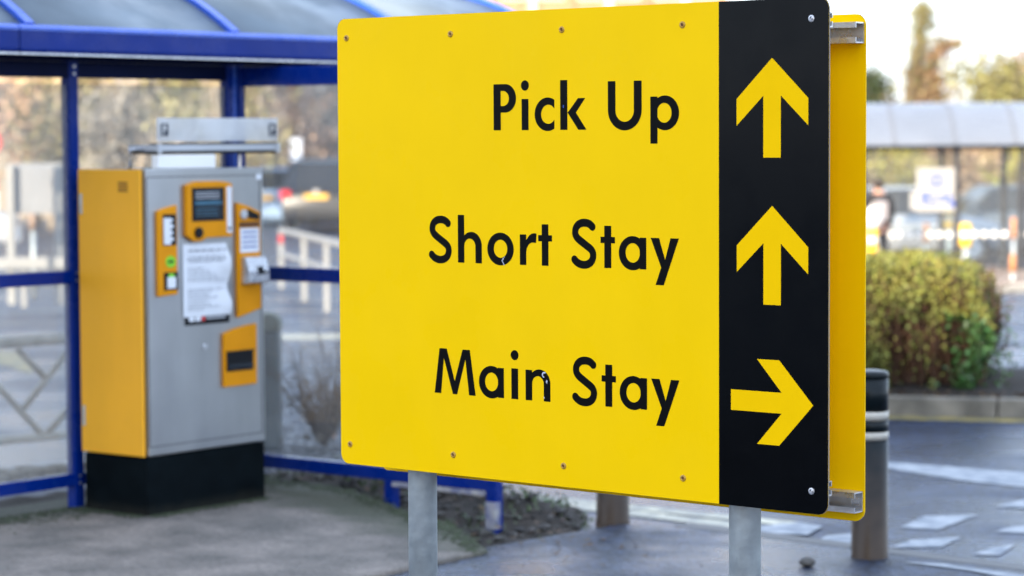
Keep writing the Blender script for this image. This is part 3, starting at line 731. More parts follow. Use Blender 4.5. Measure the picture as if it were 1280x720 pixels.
# ------------------------------------------------------------------ the ticket machine
M_ORG = Vector((-1.59476, 10.98347, 0)); MF = -BV            # front faces the right, towards the camera
M_W, M_D, M_H, M_B = .745, .4036, 1.509, .264
mach = thing('ticket_machine', 'orange and steel car park pay machine on a black plinth beside the blue shelter', 'ticket machine', M_ORG + LV * .37 + BV * .2)
def mp(x, z, out=0.0): return M_ORG + LV * x + Z3 * z + MF * out
def mpart(mb, name, m, bevel=0.0, recalc=True, root=mach): return hang(mb.build(name, m, None, bevel, recalc), root)
AXM = (LV, BV, Z3)
mpart(MB().box(mp(M_W / 2, (M_B - .02) / 2, -M_D / 2), (M_W / 2 - .004, M_D / 2 - .004, (M_B - .02) / 2 + .01), AXM), 'plinth', 'plinth', .004)
mpart(MB().box(mp(M_W / 2 + .006, (M_H + M_B) / 2, -M_D / 2), (M_W / 2 - .008, M_D / 2, (M_H - M_B) / 2 + .004), AXM), 'door', 'steel', .006)
mpart(MB().box(mp(-.004, (M_H + M_B) / 2, -M_D / 2 - .004), (.006, M_D / 2 - .004, (M_H - M_B) / 2 + .004), AXM), 'side_panel', 'orange', .004)
mpart(MB().box(mp(M_W - .006, (M_H + M_B) / 2, -M_D / 2 - .03), (.006, M_D / 2, (M_H - M_B) / 2 + .004), AXM), 'side_panel', 'orange', .004)
# vent slots on the orange side
v = MB()
for i in range(4): v.box(M_ORG + BV * .115 + Z3 * (1.455 - i * .012) - LV * .0105, (.001, .03, .003), AXM)
mpart(v, 'vent', 'rust')
def plate(pts, out, name, m, bevel=.004, root=None, o0=.0):
    return mpart(MB().prism([(x / 1000, y / 1000) for x, y in pts], mp(0, 0, o0), LV, Z3, MF * out), name, m, bevel)
def under(part, root): 
    part.parent = root; return part            # its panel's own frame is the world's
lp_ = plate([(70, 957), (186, 963), (187, 1356), (150, 1350), (110, 1342), (70, 1329)], .016, 'coin_panel', 'orange_front'); lp_['label'] = 'orange panel with receipt slot and green sticker'
sc_ = plate([(240, 1216), (256, 1208), (285, 1190), (330, 1190), (366, 1205), (524, 1206), (527, 1442), (500, 1450), (445, 1456), (300, 1456), (242, 1440)], .022, 'screen_panel', 'orange_front'); sc_['label'] = 'orange panel round the screen'
rp_ = plate([(562, 836), (712, 872), (710, 1310), (640, 1338), (562, 1357)], .016, 'card_panel', 'orange_front'); rp_['label'] = 'orange panel with price tag and card reader'
bp_ = plate([(469, 528), (678, 530), (680, 805), (620, 800), (540, 788), (469, 770)], .016, 'ticket_panel', 'orange_front'); bp_['label'] = 'orange panel round the ticket tray'
def deco(x0, y0, x1, y1, o0, out, name, m, root, bevel=0.0):
    p = MB().box(mp((x0 + x1) / 2000, (y0 + y1) / 2000, o0 + out / 2), ((x1 - x0) / 2000, out / 2, (y1 - y0) / 2000), AXM)
    o = p.build(name, m, None, bevel); return under(o, root)
deco(99, 1180, 178, 1316, .0162, .002, 'receipt_slot', 'dark', lp_)
deco(101, 1184, 140, 1300, .018, .006, 'receipt_label', 'paper', lp_)
for i, (x, y, w, h) in enumerate(((140, 1284, 14, 12), (140, 1256, 18, 14), (140, 1228, 14, 14), (140, 1200, 18, 14))): deco(x, y, x + w, y + h, .018, .005, 'slot_tooth', 'paper', lp_)
n_ = 20; gs = MB().prism([(.143 + .03 * math.cos(2 * math.pi * k / n_), 1.108 + .026 * math.sin(2 * math.pi * k / n_)) for k in range(n_)], mp(0, 0, .0162), LV, Z3, MF * .0015)
under(gs.build('round_sticker', 'green'), lp_); deco(126, 1103, 160, 1113, .0179, .0008, 'sticker_mark', 'dark', lp_)
deco(101, 984, 185, 1062, .0162, .003, 'coin_return', 'dark', lp_); deco(118, 992, 168, 1040, .0193, .004, 'coin_cup', 'paper', lp_); deco(126, 1040, 160, 1056, .0193, .003, 'coin_label', 'green', lp_)
deco(272, 1280, 472, 1428, .0222, .002, 'screen_bezel', 'dark', sc_); deco(284, 1292, 460, 1418, .0244, .001, 'screen_glass', 'screen', sc_)
deco(288, 1352, 456, 1368, .0256, .0006, 'screen_text', 'screen_band', sc_)
for y in (1404, 1392, 1380): deco(292, y, 440, y + 5, .0256, .0006, 'screen_text', 'print', sc_)
for y in (1332, 1318, 1304): deco(292, y, 430, y + 4, .0256, .0006, 'screen_text', 'screen_band', sc_)
kn = MB().prism([(.307 + .024 * math.cos(2 * math.pi * k / n_), 1.230 + .024 * math.sin(2 * math.pi * k / n_)) for k in range(n_)], mp(0, 0, .0222), LV, Z3, MF * .012)
under(kn.build('push_button', 'dark', None, .004), sc_)
deco(489, 1224, 519, 1430, .0222, .002, 'instruction_strip', 'paper', sc_)
deco(494, 1236, 512, 1250, .0244, .0006, 'strip_mark', 'print_dark', sc_)
cn = MB().prism([(.598 + .022 * math.cos(2 * math.pi * k / n_), 1.303 + .022 * math.sin(2 * math.pi * k / n_)) for k in range(n_)], mp(0, 0, .0162), LV, Z3, MF * .01)
under(cn.build('coin_slot', 'alu', None, .003), rp_)
under(MB().prism([(.628, 1.285), (.700, 1.275), (.700, 1.30), (.628, 1.327)], mp(0, 0, .0162), LV, Z3, MF * .003).build('coin_mask', 'dark'), rp_)
deco(572, 1244, 700, 1268, .0162, .002, 'brown_label', 'rust', rp_)
deco(578, 1130, 698, 1240, .0162, .002, 'price_tag', 'paper', rp_)
for y in (1218, 1196, 1174, 1152): deco(590, y, 684, y + 6, .0183, .0006, 'price_line', 'blueprint', rp_)
cr = MB().prism([(0, .985), (.052, .995), (.052, 1.045), (.03, 1.108), (0, 1.112)], mp(.582, 0, .0162), MF, Z3, LV * .13)
under(cr.build('card_reader', 'alu', None, .004), rp_); deco(640, 1030, 672, 1066, .066, .004, 'card_slot', 'dark', rp_); deco(672, 1034, 704, 1046, .066, .003, 'card_slot', 'dark', rp_)
deco(480, 598, 652, 684, .0162, .003, 'ticket_tray', 'dark', bp_); deco(480, 684, 652, 690, .0162, .012, 'tray_lip', 'dark', bp_); deco(486, 612, 646, 630, .0193, .006, 'tray_flap', 'screen', bp_)
for x0, x1, z0, z1 in ((.018, .021, .30, 1.48), (.724, .727, .30, 1.48), (.0213, .7237, .30, .303), (.0213, .7237, 1.477, 1.48)):
    mpart(MB().box(mp((x0 + x1) / 2, (z0 + z1) / 2, .0004), ((x1 - x0) / 2, .0012, (z1 - z0) / 2), AXM), 'door_seam', 'dark')
lk = MB().prism([(.36 + .014 * math.cos(2 * math.pi * k / 16), .72 + .014 * math.sin(2 * math.pi * k / 16)) for k in range(16)], mp(0, 0, .0), LV, Z3, MF * .006); mpart(lk, 'lock', 'alu', .002)
for z in (.42, 1.36): mpart(MB().box(M_ORG + BV * .385 + Z3 * z - LV * .0105, (.003, .008, .045), AXM), 'hinge', 'galv', .001)
# notice, slightly curled, with a black strip below
nm = MB(); NX, NZ = 8, 16
for j in range(NZ + 1):
    for i in range(NX + 1):
        x = .229 + .284 * i / NX; z = .857 + .322 * j / NZ; cur = .010 * (i / NX) ** 3 * (1 + math.sin(j * .7)) + .003
        if i == NX: x -= .012 * max(0, math.sin((j - 3) * .6))
        nm.v.append(tuple(mp(x, z, cur + .001)))
nm.f = [(j * (NX + 1) + i, j * (NX + 1) + i + 1, (j + 1) * (NX + 1) + i + 1, (j + 1) * (NX + 1) + i) for j in range(NZ) for i in range(NX)]; nm.s = [True] * len(nm.f)
no_ = mpart(nm, 'notice', 'paper', recalc=False); no_['label'] = 'white printed notice curling at one edge'
rr = random.Random(5)
for y, x0, x1, hh in [(1150, 262, 480, 9), (1122, 262, 478, 5), (1112, 255, 486, 5), (1102, 270, 470, 5), (1072, 258, 360, 4), (1058, 258, 390, 4), (1044, 258, 420, 4), (1030, 258, 440, 4), (1018, 258, 478, 4), (978, 258, 470, 4), (966, 258, 400, 4), (952, 258, 380, 4), (940, 258, 440, 4), (926, 258, 370, 4), (912, 258, 390, 4), (900, 258, 445, 4), (888, 258, 350, 4)]:
    x = x0; tx = MB()
    while x < x1:
        w = rr.uniform(12, 40); w = min(w, x1 - x)
        f_ = ((x + w / 2) - 229) / 284; tx.box(mp((x + w / 2) / 1000, y / 1000, .0066 + .02 * max(0, f_) ** 3), (w / 2000, .0006, hh / 2000), AXM); x += w + 7
    under(tx.build('printed_line', 'print'), no_)
lg = deco(241, 820, 516, 868, .001, .003, 'logo_strip', 'dark', None); hang(lg, mach)
for x0, x1, m_ in ((262, 296, 'paper'), (302, 336, 'paper'), (340, 362, 'red'), (372, 490, 'print')): deco(x0, 836 if m_ != 'print' else 842, x1, 856 if m_ != 'print' else 852, .0042, .0006, 'logo_mark', m_, lg)
# lamp canopy and the acrylic board over it
cp = MB(); cp.box(mp(.474, 1.604, -.09), (.389, .09, .014), AXM); mpart(cp, 'canopy', 'canopy', .003)
mpart(MB().box(mp(.474, 1.583, -.085), (.38, .08, .006), AXM), 'canopy_underside', 'dark')
for x in (.10, .845):
    mpart(MB().box(mp(x, 1.602, .003), (.012, .003, .022), AXM), 'end_cap', 'canopy', .001)
mpart(MB().box(mp(.474, 1.622, -.03), (.385, .02, .0035), AXM), 'board_gasket', 'dark')
ab = mpart(MB().box(mp(.466, 1.684, .0), (.377, .004, .052), AXM), 'acrylic_board', 'acrylic')
for x in (.128, .806):
    fr = MB()
    for dx, dz, hx, hz in ((-.018, 0, .004, .026), (.018, 0, .004, .026), (0, .024, .0138, .003), (0, -.024, .0138, .003)): fr.box(mp(x + dx, 1.684 + dz, .006), (hx, .0015, hz), AXM)
    fr.box(mp(x + .006, 1.672, .0062), (.007, .0012, .010), AXM)
    under(fr.build('board_symbol', 'print_dark'), ab)
mpart(MB().box(mp(.268, 1.545, -.02), (.176, .02, .030), AXM), 'white_plate', mat('bright white plate', (.88, .88, .86), .4, vary=.03, scale=5), .003)
for x in (.47, .66): mpart(MB().beam(mp(x, 1.51, -.06), mp(x, 1.59, -.06), .012, .012), 'canopy_bracket', 'alu')
br = MB().tube([mp(.02, 1.513, -.10), mp(.02, 1.597, -.10), mp(.10, 1.603, -.08)], .009, 10); mpart(br, 'canopy_bracket', 'alu')
mpart(MB().box(mp(.716, 1.47, .002), (.018, .002, .012), AXM), 'badge', 'paper')

# ------------------------------------------------------------------ the blue shelter
shel = thing('bus_shelter', 'blue framed glass shelter with grey barrel roof behind the pay machine', 'shelter', CORN + Z3 * 0)
def hpart(mb, name, m, bevel=0.0, recalc=True): return hang(mb.build(name, m, None, bevel, recalc), shel)
def wl(t, s=0, z=0): return CORN + LV * t + RV * s + Z3 * z     # along the long wall, towards the camera, up
T1 = -1.020; T0 = T1 - 1.42; TE = 2.27; AXL = (LV, RV, Z3)
Z_T, Z_TOP, Z_M, Z_B = 1.917, 2.005, 1.033, .125
for t in (T0, T1): hpart(MB().box(wl(t, 0, (Z_TOP - .02) / 2 - .01), (.027, .027, (Z_TOP + .02) / 2), AXL), 'post', 'blue', .004)
for t, s in ((-.034, 0), (.034, .012)): hpart(MB().box(wl(t, s, (Z_TOP - .02) / 2), (.021, .024, (Z_TOP) / 2), AXL), 'post', 'blue', .004)
hpart(MB().box(wl(0, .004, Z_TOP / 2), (.0125, .018, Z_TOP / 2 - .01), AXL), 'corner_cover', 'blue_light', .003)
# posts of the far side
for t in (-2.3, -.2, 1.9): hpart(MB().box(wl(t, -1.85, 1.0), (.025, .025, 1.12), AXL), 'post', 'blue', .004)
for (a, b) in ((T0 + .027, T1 - .027), (T1 + .027, -.055)):
    for z, h in ((Z_B, .028), (Z_M, .029), (Z_T + .034, .034)):
        if a > T1 and z == Z_M: pass
        hpart(MB().beam(wl(a, 0, z), wl(b, 0, z), .046, h * 2), 'rail', 'shaded_blue' if z > 1.5 else 'blue', .004)
    hpart(MB().box(wl((a + b) / 2, 0, (Z_B + Z_M) / 2), ((b - a) / 2, .004, (Z_M - Z_B) / 2 - .028), AXL), 'glass_pane', 'glass')
    hpart(MB().box(wl((a + b) / 2, 0, (Z_T + Z_M) / 2), ((b - a) / 2, .004, (Z_T - Z_M) / 2 - .029), AXL), 'glass_pane', 'glass')
# the short wall that comes towards the camera
S_E = 1.52
for z, h in ((.108, .03), (1.005, .033), (1.935, .045)):
    hpart(MB().beam(wl(.05, .035, z), wl(.05, S_E, z), .05, h * 2), 'rail', 'blue', .004)
hpart(MB().box(wl(.05, (S_E + .03) / 2, .555), (.004, (S_E - .03) / 2, .417), AXL), 'glass_pane', 'glass_short')
hpart(MB().box(wl(.05, (S_E + .03) / 2, 1.465), (.004, (S_E - .03) / 2, .425), AXL), 'glass_pane', 'glass_short')
hpart(MB().box(wl(.05, S_E + .027, .93), (.027, .027, 1.05), AXL), 'post', 'blue', .004)
hpart(MB().box(wl(.05, .945, -.0), (.027, .024, .078), AXL), 'leg', 'blue', .004)
hpart(MB().box(wl(.05 - .035, (.98 + S_E) / 2, .066), (.006, (S_E - .98) / 2, .010), AXL), 'kick_rail', 'wornstrip', .002)['label'] = 'pale worn strip under the blue rail'
hpart(MB().box(wl(.05 - .012, S_E + .0272, -.03), (.018, .0275, .06), AXL), 'post_scuff', 'wornstrip')
for t, s in ((T1, .028), (T0, .028)):
    for z in (Z_B, Z_M, Z_T + .034):
        for dz in (-.016, .016):
            bc = wl(t, s, z + dz); hpart(MB().tube([bc, bc + RV * .006], .007, 8), 'bolt', 'screw_steel')
# eaves: gutter with a pale lip, beam behind it darkened for the eaves shade
G0, G1 = -4.2, TE
gut = [(.155, Z_TOP + .008), (.165, Z_TOP + .02), (.165, Z_TOP + .1), (.15, Z_TOP + .115), (.12, Z_TOP + .12), (.05, Z_TOP + .12), (.05, Z_TOP + .008)]
tj = -1.555; OV = .13
for a, b in ((G0, tj - .006), (tj, G1)):
    hpart(MB().prism(gut, wl(a, OV), RV, Z3, LV * (b - a)), 'gutter', 'blue', .004)
    hpart(MB().prism([(.168, Z_TOP + .1), (.168, Z_TOP + .112), (.15, Z_TOP + .125), (.09, Z_TOP + .13), (.09, Z_TOP + .1225), (.148, Z_TOP + .117), (.1655, Z_TOP + .1)], wl(a, OV), RV, Z3, LV * (b - a)), 'gutter_lip', 'blue_light')
    hpart(MB().box(wl((a + b) / 2, .157 + OV, Z_TOP + .002), ((b - a) / 2, .012, .004), AXL), 'drip_strip', 'alu')
hpart(MB().beam(wl(G0, .0, Z_TOP + .03), wl(G1, .0, Z_TOP + .03), .07, .09), 'eaves_beam', 'shaded_blue', .004)
hpart(MB().beam(wl(G0, -1.85, Z_TOP + .07), wl(G1, -1.85, Z_TOP + .07), .07, .10), 'eaves_beam', 'shaded_blue', .004)
hpart(MB().box(wl((G0 + G1) / 2, .06, Z_TOP + .092), ((G1 - G0) / 2, .11, .006), AXL), 'soffit', 'shaded_blue')
# barrel roof in sheets between ribs
RW = 2.0
def roof_pt(t, q, lift=0.0):
    """q from 0 (front eave) to 1 (rear eave)"""
    s = .26 - q * (RW + .13); z = Z_TOP + .115 + .33 * (1 - abs(2 * q - 1) ** 2.3) + lift
    return wl(t, s, z)
ribs = [-3.95, -2.70, -1.475, -.24, 1.03, TE - .03]
NQ = 28
for a, b in zip(ribs[:-1], ribs[1:]):
    mb = MB(); vs = []
    for j in range(NQ + 1):
        for tt in (a + .02, b - .02): vs.append(roof_pt(tt, j / NQ))
    for j in range(NQ + 1):
        for tt in (a + .02, b - .02): vs.append(roof_pt(tt, j / NQ, -.008))
    n = 2 * (NQ + 1)
    fs = [(2 * j, 2 * j + 1, 2 * j + 3, 2 * j + 2) for j in range(NQ)] + [(n + 2 * j + 2, n + 2 * j + 3, n + 2 * j + 1, n + 2 * j) for j in range(NQ)]
    fs += [(2 * j, 2 * j + 2, n + 2 * j + 2, n + 2 * j) for j in range(NQ)] + [(2 * j + 3, 2 * j + 1, n + 2 * j + 1, n + 2 * j + 3) for j in range(NQ)]
    hpart(mb.add(vs, fs, True), 'roof_sheet', 'poly')
for t in ribs:
    mb = MB(); 
    for j in range(NQ):
        a, b = roof_pt(t, j / NQ, .008), roof_pt(t, (j + 1) / NQ, .008); mb.beam(a, b, .05, .028, up=(b - a).cross(LV))
    hpart(mb, 'roof_rib', 'blue_light')

# ------------------------------------------------------------------ bollards
def bollard(px, py, z, label, group):
    p = gp(px, py, z); root = thing('bollard', label, 'bollard', p, group)
    r = .072
    def b_(mb, n, m): return hang(mb.build(n, m), root)
    b_(MB().lathe(p, [(r + .003, -.2), (r + .003, .0), (r, .008), (r, .468)], 32), 'shaft', 'boll')
    b_(MB().lathe(p, [(r + .001, .469), (r + .001, .499)], 32), 'reflective_band', 'cream')
    b_(MB().lathe(p, [(r - .0006, .500), (r - .0006, .545)], 32), 'shaft', 'boll')
    b_(MB().lathe(p, [(r + .001, .546), (r + .001, .580)], 32), 'reflective_band', 'cream')
    b_(MB().lathe(p, [(r - .0006, .581), (r - .0006, .708)], 32), 'shaft', 'boll')
    b_(MB().lathe(p, [(r - .004, .709), (r + .001, .713), (r + .001, .727), (r - .006, .735), (.04, .740), (.005, .742)], 32), 'cap', 'boll')
    return root
bollard(1087, 696, PAV_Z, 'dark steel bollard with two pale bands beside the yellow rear plate of the sign', 'bollards on the pavement edge')
bollard(766, 650, PAV_Z, 'dark brown bollard foot showing under the middle of the yellow sign', 'bollards on the pavement edge')

# ------------------------------------------------------------------ foliage makers
def leaf_mesh(name, pts, size, m, rng, parent=None, flat=0.0, up=0.0, root=None, asp=.55):
    n = len(pts); P = np.array(pts); rs = np.random.RandomState(rng.randint(0, 10 ** 6))
    d = rs.normal(size=(n, 3)); d[:, 2] += up; d /= np.linalg.norm(d, axis=1)[:, None]
    e = np.cross(d, rs.normal(size=(n, 3))); e /= np.linalg.norm(e, axis=1)[:, None]
    s = size * rs.uniform(.55, 1.35, (n, 1)); a = d * s; b = e * s * asp
    V = np.stack([P - a, P - b * .9 - a * .1, P + a, P + b * .9 - a * .1], 1).reshape(-1, 3)
    me = bpy.data.meshes.new(name); me.vertices.add(4 * n); me.vertices.foreach_set('co', V.ravel())
    me.loops.add(4 * n); me.loops.foreach_set('vertex_index', np.arange(4 * n)); me.polygons.add(n)
    me.polygons.foreach_set('loop_start', np.arange(n) * 4); me.polygons.foreach_set('loop_total', np.full(n, 4)); me.update(); me.validate()
    me.materials.append(M[m]); o = link(name, me)
    if root is not None: hang(o, root)
    return o
def limbs(mb, base, h, rng, r0, spread, nb, depth=2, start=.25):
    """trunk with limbs and twigs; returns the twig ends"""
    ends = []; pts = []; c = Vector(base)
    for i in range(6):
        pts.append(c.copy()); c = c + Vector((rng.uniform(-1, 1) * h * .03, rng.uniform(-1, 1) * h * .03, h / 6))
    mb.tube(pts, [r0 * (1 - .75 * i / 5) for i in range(6)], 9)
    def branch(p, d, L, r, k):
        q = p; ps = [p.copy()]
        for i in range(3):
            d = (d + Vector((rng.uniform(-.3, .3), rng.uniform(-.3, .3), rng.uniform(-.05, .28)))).normalized(); q = q + d * L / 3; ps.append(q.copy())
        mb.tube(ps, [r, r * .75, r * .5, r * .25], 5, caps=False); ends.extend(ps[1:])
        if k:
            for _ in range(rng.randint(2, 4)):
                j = rng.randint(1, 3); dd = (d + Vector((rng.uniform(-.9, .9), rng.uniform(-.9, .9), rng.uniform(-.2, .6)))).normalized()
                branch(ps[j], dd, L * rng.uniform(.45, .7), r * .5, k - 1)
    for i in range(nb):
        f = start + (1 - start) * (i + .5) / nb; k = min(5, f * 5.999 * 5 / 5); j = min(4, int(k)); p = pts[j].lerp(pts[j + 1], min(1, k - j))
        a = rng.uniform(0, 6.283); d = Vector((math.cos(a), math.sin(a), rng.uniform(.15, .8))).normalized()
        branch(p, d, spread * (1.15 - .6 * f) * rng.uniform(.7, 1.15), r0 * .38 * (1.1 - f * .6), depth)
    return ends
def tree(label, x, y, h, spread, m, seed, n=2600, size=.11, group=None, r0=.13, nb=11, clump=.34, name='tree', start=.16, z=None, bark='bark'):
    rng = random.Random(seed); z = ground_z(x, y) if z is None else z
    root = thing(name, label, 'tree', (x, y, z), group); mb = MB()
    ends = limbs(mb, (x, y, z - .1), h, rng, r0, spread, nb, 2, start)
    hang(mb.build('trunk', bark, recalc=False), root)
    pts = []
    for k in range(n):
        e = rng.choice(ends); pts.append((e.x + rng.gauss(0, clump), e.y + rng.gauss(0, clump), max(z + .05, e.z + rng.gauss(0, clump * .8))))
    leaf_mesh('crown', pts, size, m, rng, root=root)
    return root
def shrub(name, label, cat, x, y, w, d, h, m, seed, n, size, group=None, z=None, twigs=40, ang=0.0):
    rng = random.Random(seed); z = ground_z(x, y) if z is None else z
    root = thing(name, label, cat, (x, y, z), group); mb = MB(); pts = []; ca, sa = math.cos(ang), math.sin(ang)
    for k in range(twigs):
        a, b = rng.uniform(-.9, .9) * w / 2, rng.uniform(-.9, .9) * d / 2; p = Vector((x + a * .7 * ca - b * .7 * sa, y + a * .7 * sa + b * .7 * ca, z - .02)); hh = h * rng.uniform(.6, .98)
        q = Vector((x + a * ca - b * sa, y + a * sa + b * ca, z + hh)); mid = p.lerp(q, .5) + Vector((rng.uniform(-.08, .08), rng.uniform(-.08, .08), 0))
        mb.tube([p, mid, q], [.012 * h, .008 * h, .003 * h], 4, caps=False)
    hang(mb.build('branches', 'twig', recalc=False), root)
    cl = [(rng.uniform(-1, 1), rng.uniform(-1, 1), rng.uniform(.1, 1)) for _ in range(int(n / 60))]
    for k in range(n):
        c = rng.choice(cl); g = (c[0] * w * .42 + rng.gauss(0, .09) * w * .7, c[1] * d * .42 + rng.gauss(0, .09) * d * .7, c[2] * h * .9 + rng.gauss(0, .07) * h)
        pts.append((x + g[0] * ca - g[1] * sa, y + g[0] * sa + g[1] * ca, z + min(max(g[2], .02), h * 1.05)))
    leaf_mesh('foliage', pts, size, m, rng, root=root)
    return root

tag(leaf_mesh('ground_cover', LATE_COVER, .016, 'leafdark', random.Random(4)), kind='stuff')
# ------------------------------------------------------------------ hedge island on the right
ISL0, ISL1 = gp(1060, 519), gp(1300, 524); ID = (ISL1 - ISL0); ID.z = 0; ID.normalize(); IN = Vector((-ID.y, ID.x, 0))
island = MB().prism([(-.9, .13), (2.6, .13), (3.4, .9), (3.6, 2.4), (-.9, 2.6)], ISL0 + Z3 * .006, ID, IN, (0, 0, .085))
tag(island.build('planting_bed', 'soil', bevel=.02), kind='structure')
ik = bpy.data.objects.new('island_kerb', None); COL.objects.link(ik); ik.location = ISL0; ik['kind'] = 'structure'
for i in range(4):
    c = ISL0 + ID * (-.45 + .92 * i) + IN * .065
    hang(MB().box((c.x, c.y, -.13 + .058 + _rng.uniform(-.002, .003)), (.455, .062, .062), (ID, IN, Z3)).build('kerb_stone', 'concrete', bevel=.012), ik)
# the bank of soil that the hedge stands on
hgrid('soil_bank', ISL0, ID, IN, 40, 26, (-.9, 2.9), (.14, 2.3), lambda a, b: -.052 + .10 * max(0, math.sin(min(1, (b - .14) / 2.16) * math.pi)) * min(1, max(0, (3.0 - a) / .9)) + .02 * mnoise.noise(Vector((a * 4, b * 4, 1))), 'soil')
def hedge():
    rng = random.Random(11); c = ISL0 + ID * .22 + IN * .98; root = thing('hedge', 'clipped yellow green hedge on a kerbed bed beyond the dark bollard', 'hedge', (c.x, c.y, -.03))
    W, D, H = 1.30, 1.25, .86; z0 = -.02; mb = MB(); pts = []; pts2 = []
    X1 = W * .5
    for k in range(900):
        a, b = rng.uniform(-1, 1) * W * .46, rng.uniform(-1, 1) * D * .42; hh = H * rng.uniform(.55, .93)
        p = c + ID * a * .95 + IN * b * .6; q = c + ID * (a + rng.uniform(-.12, .12)) + IN * (b + rng.uniform(-.1, .1))
        p.z, q.z = z0, z0 + hh; m_ = p.lerp(q, .55) + Vector((rng.uniform(-.08, .08), rng.uniform(-.08, .08), 0))
        mb.tube([p, m_, q], [.011, .008, .003], 4, caps=False)
        for _ in range(3):
            e = p.lerp(q, rng.uniform(.3, .9)); f = e + Vector((rng.uniform(-.2, .2), rng.uniform(-.22, .1), rng.uniform(0, .16))); mb.tube([e, f], [.005, .002], 3, caps=False)
    hang(mb.build('branches', 'twig', recalc=False), root)
    def top(a, b): return H * (1 - .24 * max(0, 2 * a / W) ** 4) + .055 * mnoise.noise(Vector((a * 4, b * 4, 0)))
    A0 = lambda a, b: -.02 < a < .80                # the bare brown middle
    n = 0
    while n < 34000:
        a, b, h = rng.uniform(-1, 1), rng.uniform(-1, 1), rng.random()
        # fuller at the top, sides bulging at mid height, thin below
        w = .80 + .2 * math.sin(min(1, h * 1.15) * math.pi * .75)
        dist = max(abs(a) ** 1, abs(b)); 
        if h < .80 and dist < .72 and rng.random() > (.42 if h > .5 else .08): continue
        if h < .56 and A0(a, b) and rng.random() > .05 + .3 * h: continue
        A, B = a * W / 2 * w, b * D / 2 * w
        hz = h * top(A, B)
        bump_ = .05 * mnoise.noise(Vector((A * 3, B * 3, h * 3))) + .05 * mnoise.noise(Vector((A * 8, B * 8, h * 8)))
        p = c + ID * (A * (1 + bump_)) + IN * (B * (1 + bump_)); n += 1
        if mnoise.noise(Vector((A * 6, B * 6, hz * 7))) < -.30: continue
        (pts2 if (A > W * .28 and h < .62) else pts).append((p.x, p.y, z0 + hz + bump_ * .4))
    o = leaf_mesh('foliage', pts, .0185, 'leaf', rng, root=root, up=.25); o['label'] = 'small yellow green leaves'
    for k in range(480):
        a = rng.gauss(0, .5); p = c + ID * (W * .45 + rng.gauss(0, .09)) + IN * (-.35 + rng.gauss(0, .3)); pts2.append((p.x, p.y, z0 + .05 + abs(rng.gauss(.22, .17))))
    o = leaf_mesh('foliage', pts2, .022, 'leafgreen', rng, root=root); o['label'] = 'darker green leaves spilling low at one end'
    dl = []
    for k in range(420):
        p = c + ID * rng.uniform(-1.0, .95) + IN * rng.uniform(-.86, -.45); dl.append((p.x, p.y, -.035 + rng.uniform(0, .03)))
    tag(leaf_mesh('leaf_litter', dl, .02, 'deadleaf', rng), kind='stuff')
hedge()
# grass tuft at the foot of the kerb and weeds by the shelter legs
def weed(x, y, z, h, n, seed, label, m='leafgreen'):
    rng = random.Random(seed); mb = MB()
    for k in range(n):
        a = rng.uniform(0, 6.283); l = h * rng.uniform(.6, 1.2); d = Vector((math.cos(a), math.sin(a), 0)); s = Vector((-d.y, d.x, 0)) * h * .09
        p = Vector((x, y, z)) + d * rng.uniform(0, .3) * h; q = p + d * l * .45 + Z3 * l * .6; r_ = p + d * l * .9 + Z3 * l * rng.uniform(.3, .8)
        mb.add([p - s * .4, p + s * .4, q + s, q - s, r_], [(0, 1, 2, 3), (3, 2, 4)], True)
    return tag(mb.build('weed', m, recalc=False), label, 'plant', 'weeds on the soil verge')
for px, py, t_, h, n, lab in ((597, 655, .1, .075, 46, 'green weed growing beside the scuffed end leg of the blue rail'), (628, 648, .1, .05, 26, 'small weed just beyond the end leg of the blue rail'),
                              (690, 634, .1, .07, 44, 'low green weed on the verge between the blue rail end and the brown bollard'), (560, 640, .1, .045, 20, 'tiny weed under the middle of the blue rail')):
    p = gp(px, py, -.10); weed(p.x, p.y, -.115, h, n, int(px), lab)
_p = gp(1120, 512, -.12); weed(_p.x, _p.y, -.12, .06, 26, 5, 'small tuft of weed at the foot of the hedge kerb')
# twiggy shrub and rock behind the short wall
def twiggy():
    p = gp(405, 560, -.13); rng = random.Random(21); root = thing('bare_shrub', 'bare twiggy shrub behind the low glass by the yellow sign edge', 'shrub', p); mb = MB()
    for k in range(46):
        a = rng.uniform(0, 6.28); l = rng.uniform(.35, .75); d = Vector((math.cos(a) * .5, math.sin(a) * .5, 1)).normalized(); q = p.copy(); ps = [q.copy()]
        for i in range(4):
            d = (d + Vector((rng.uniform(-.3, .3), rng.uniform(-.3, .3), 0))).normalized(); q = q + d * l / 4; ps.append(q.copy())
        mb.tube(ps, [.007, .006, .005, .003, .0015], 4, caps=False)
        for _ in range(3):
            b = ps[rng.randint(1, 3)]; mb.tube([b, b + Vector((rng.uniform(-.14, .14), rng.uniform(-.14, .14), rng.uniform(0, .16)))], [.004, .0015], 3, caps=False)
    hang(mb.build('branches', 'twig', recalc=False), root)
    pts = [(p.x + rng.gauss(0, .14), p.y + rng.gauss(0, .14), -.1 + abs(rng.gauss(.1, .12))) for _ in range(160)]
    leaf_mesh('dead_leaves', pts, .022, 'deadleaf', rng, root=root)
    q = gp(417, 550, -.1); pts = [(q.x + rng.gauss(0, .012), q.y + rng.gauss(0, .01), q.z + .05 + rng.gauss(0, .012)) for _ in range(18)]
    o = leaf_mesh('orange_leaf', pts, .02, 'cone', rng, root=root); o['label'] = 'bright orange leaf at the base'
twiggy()

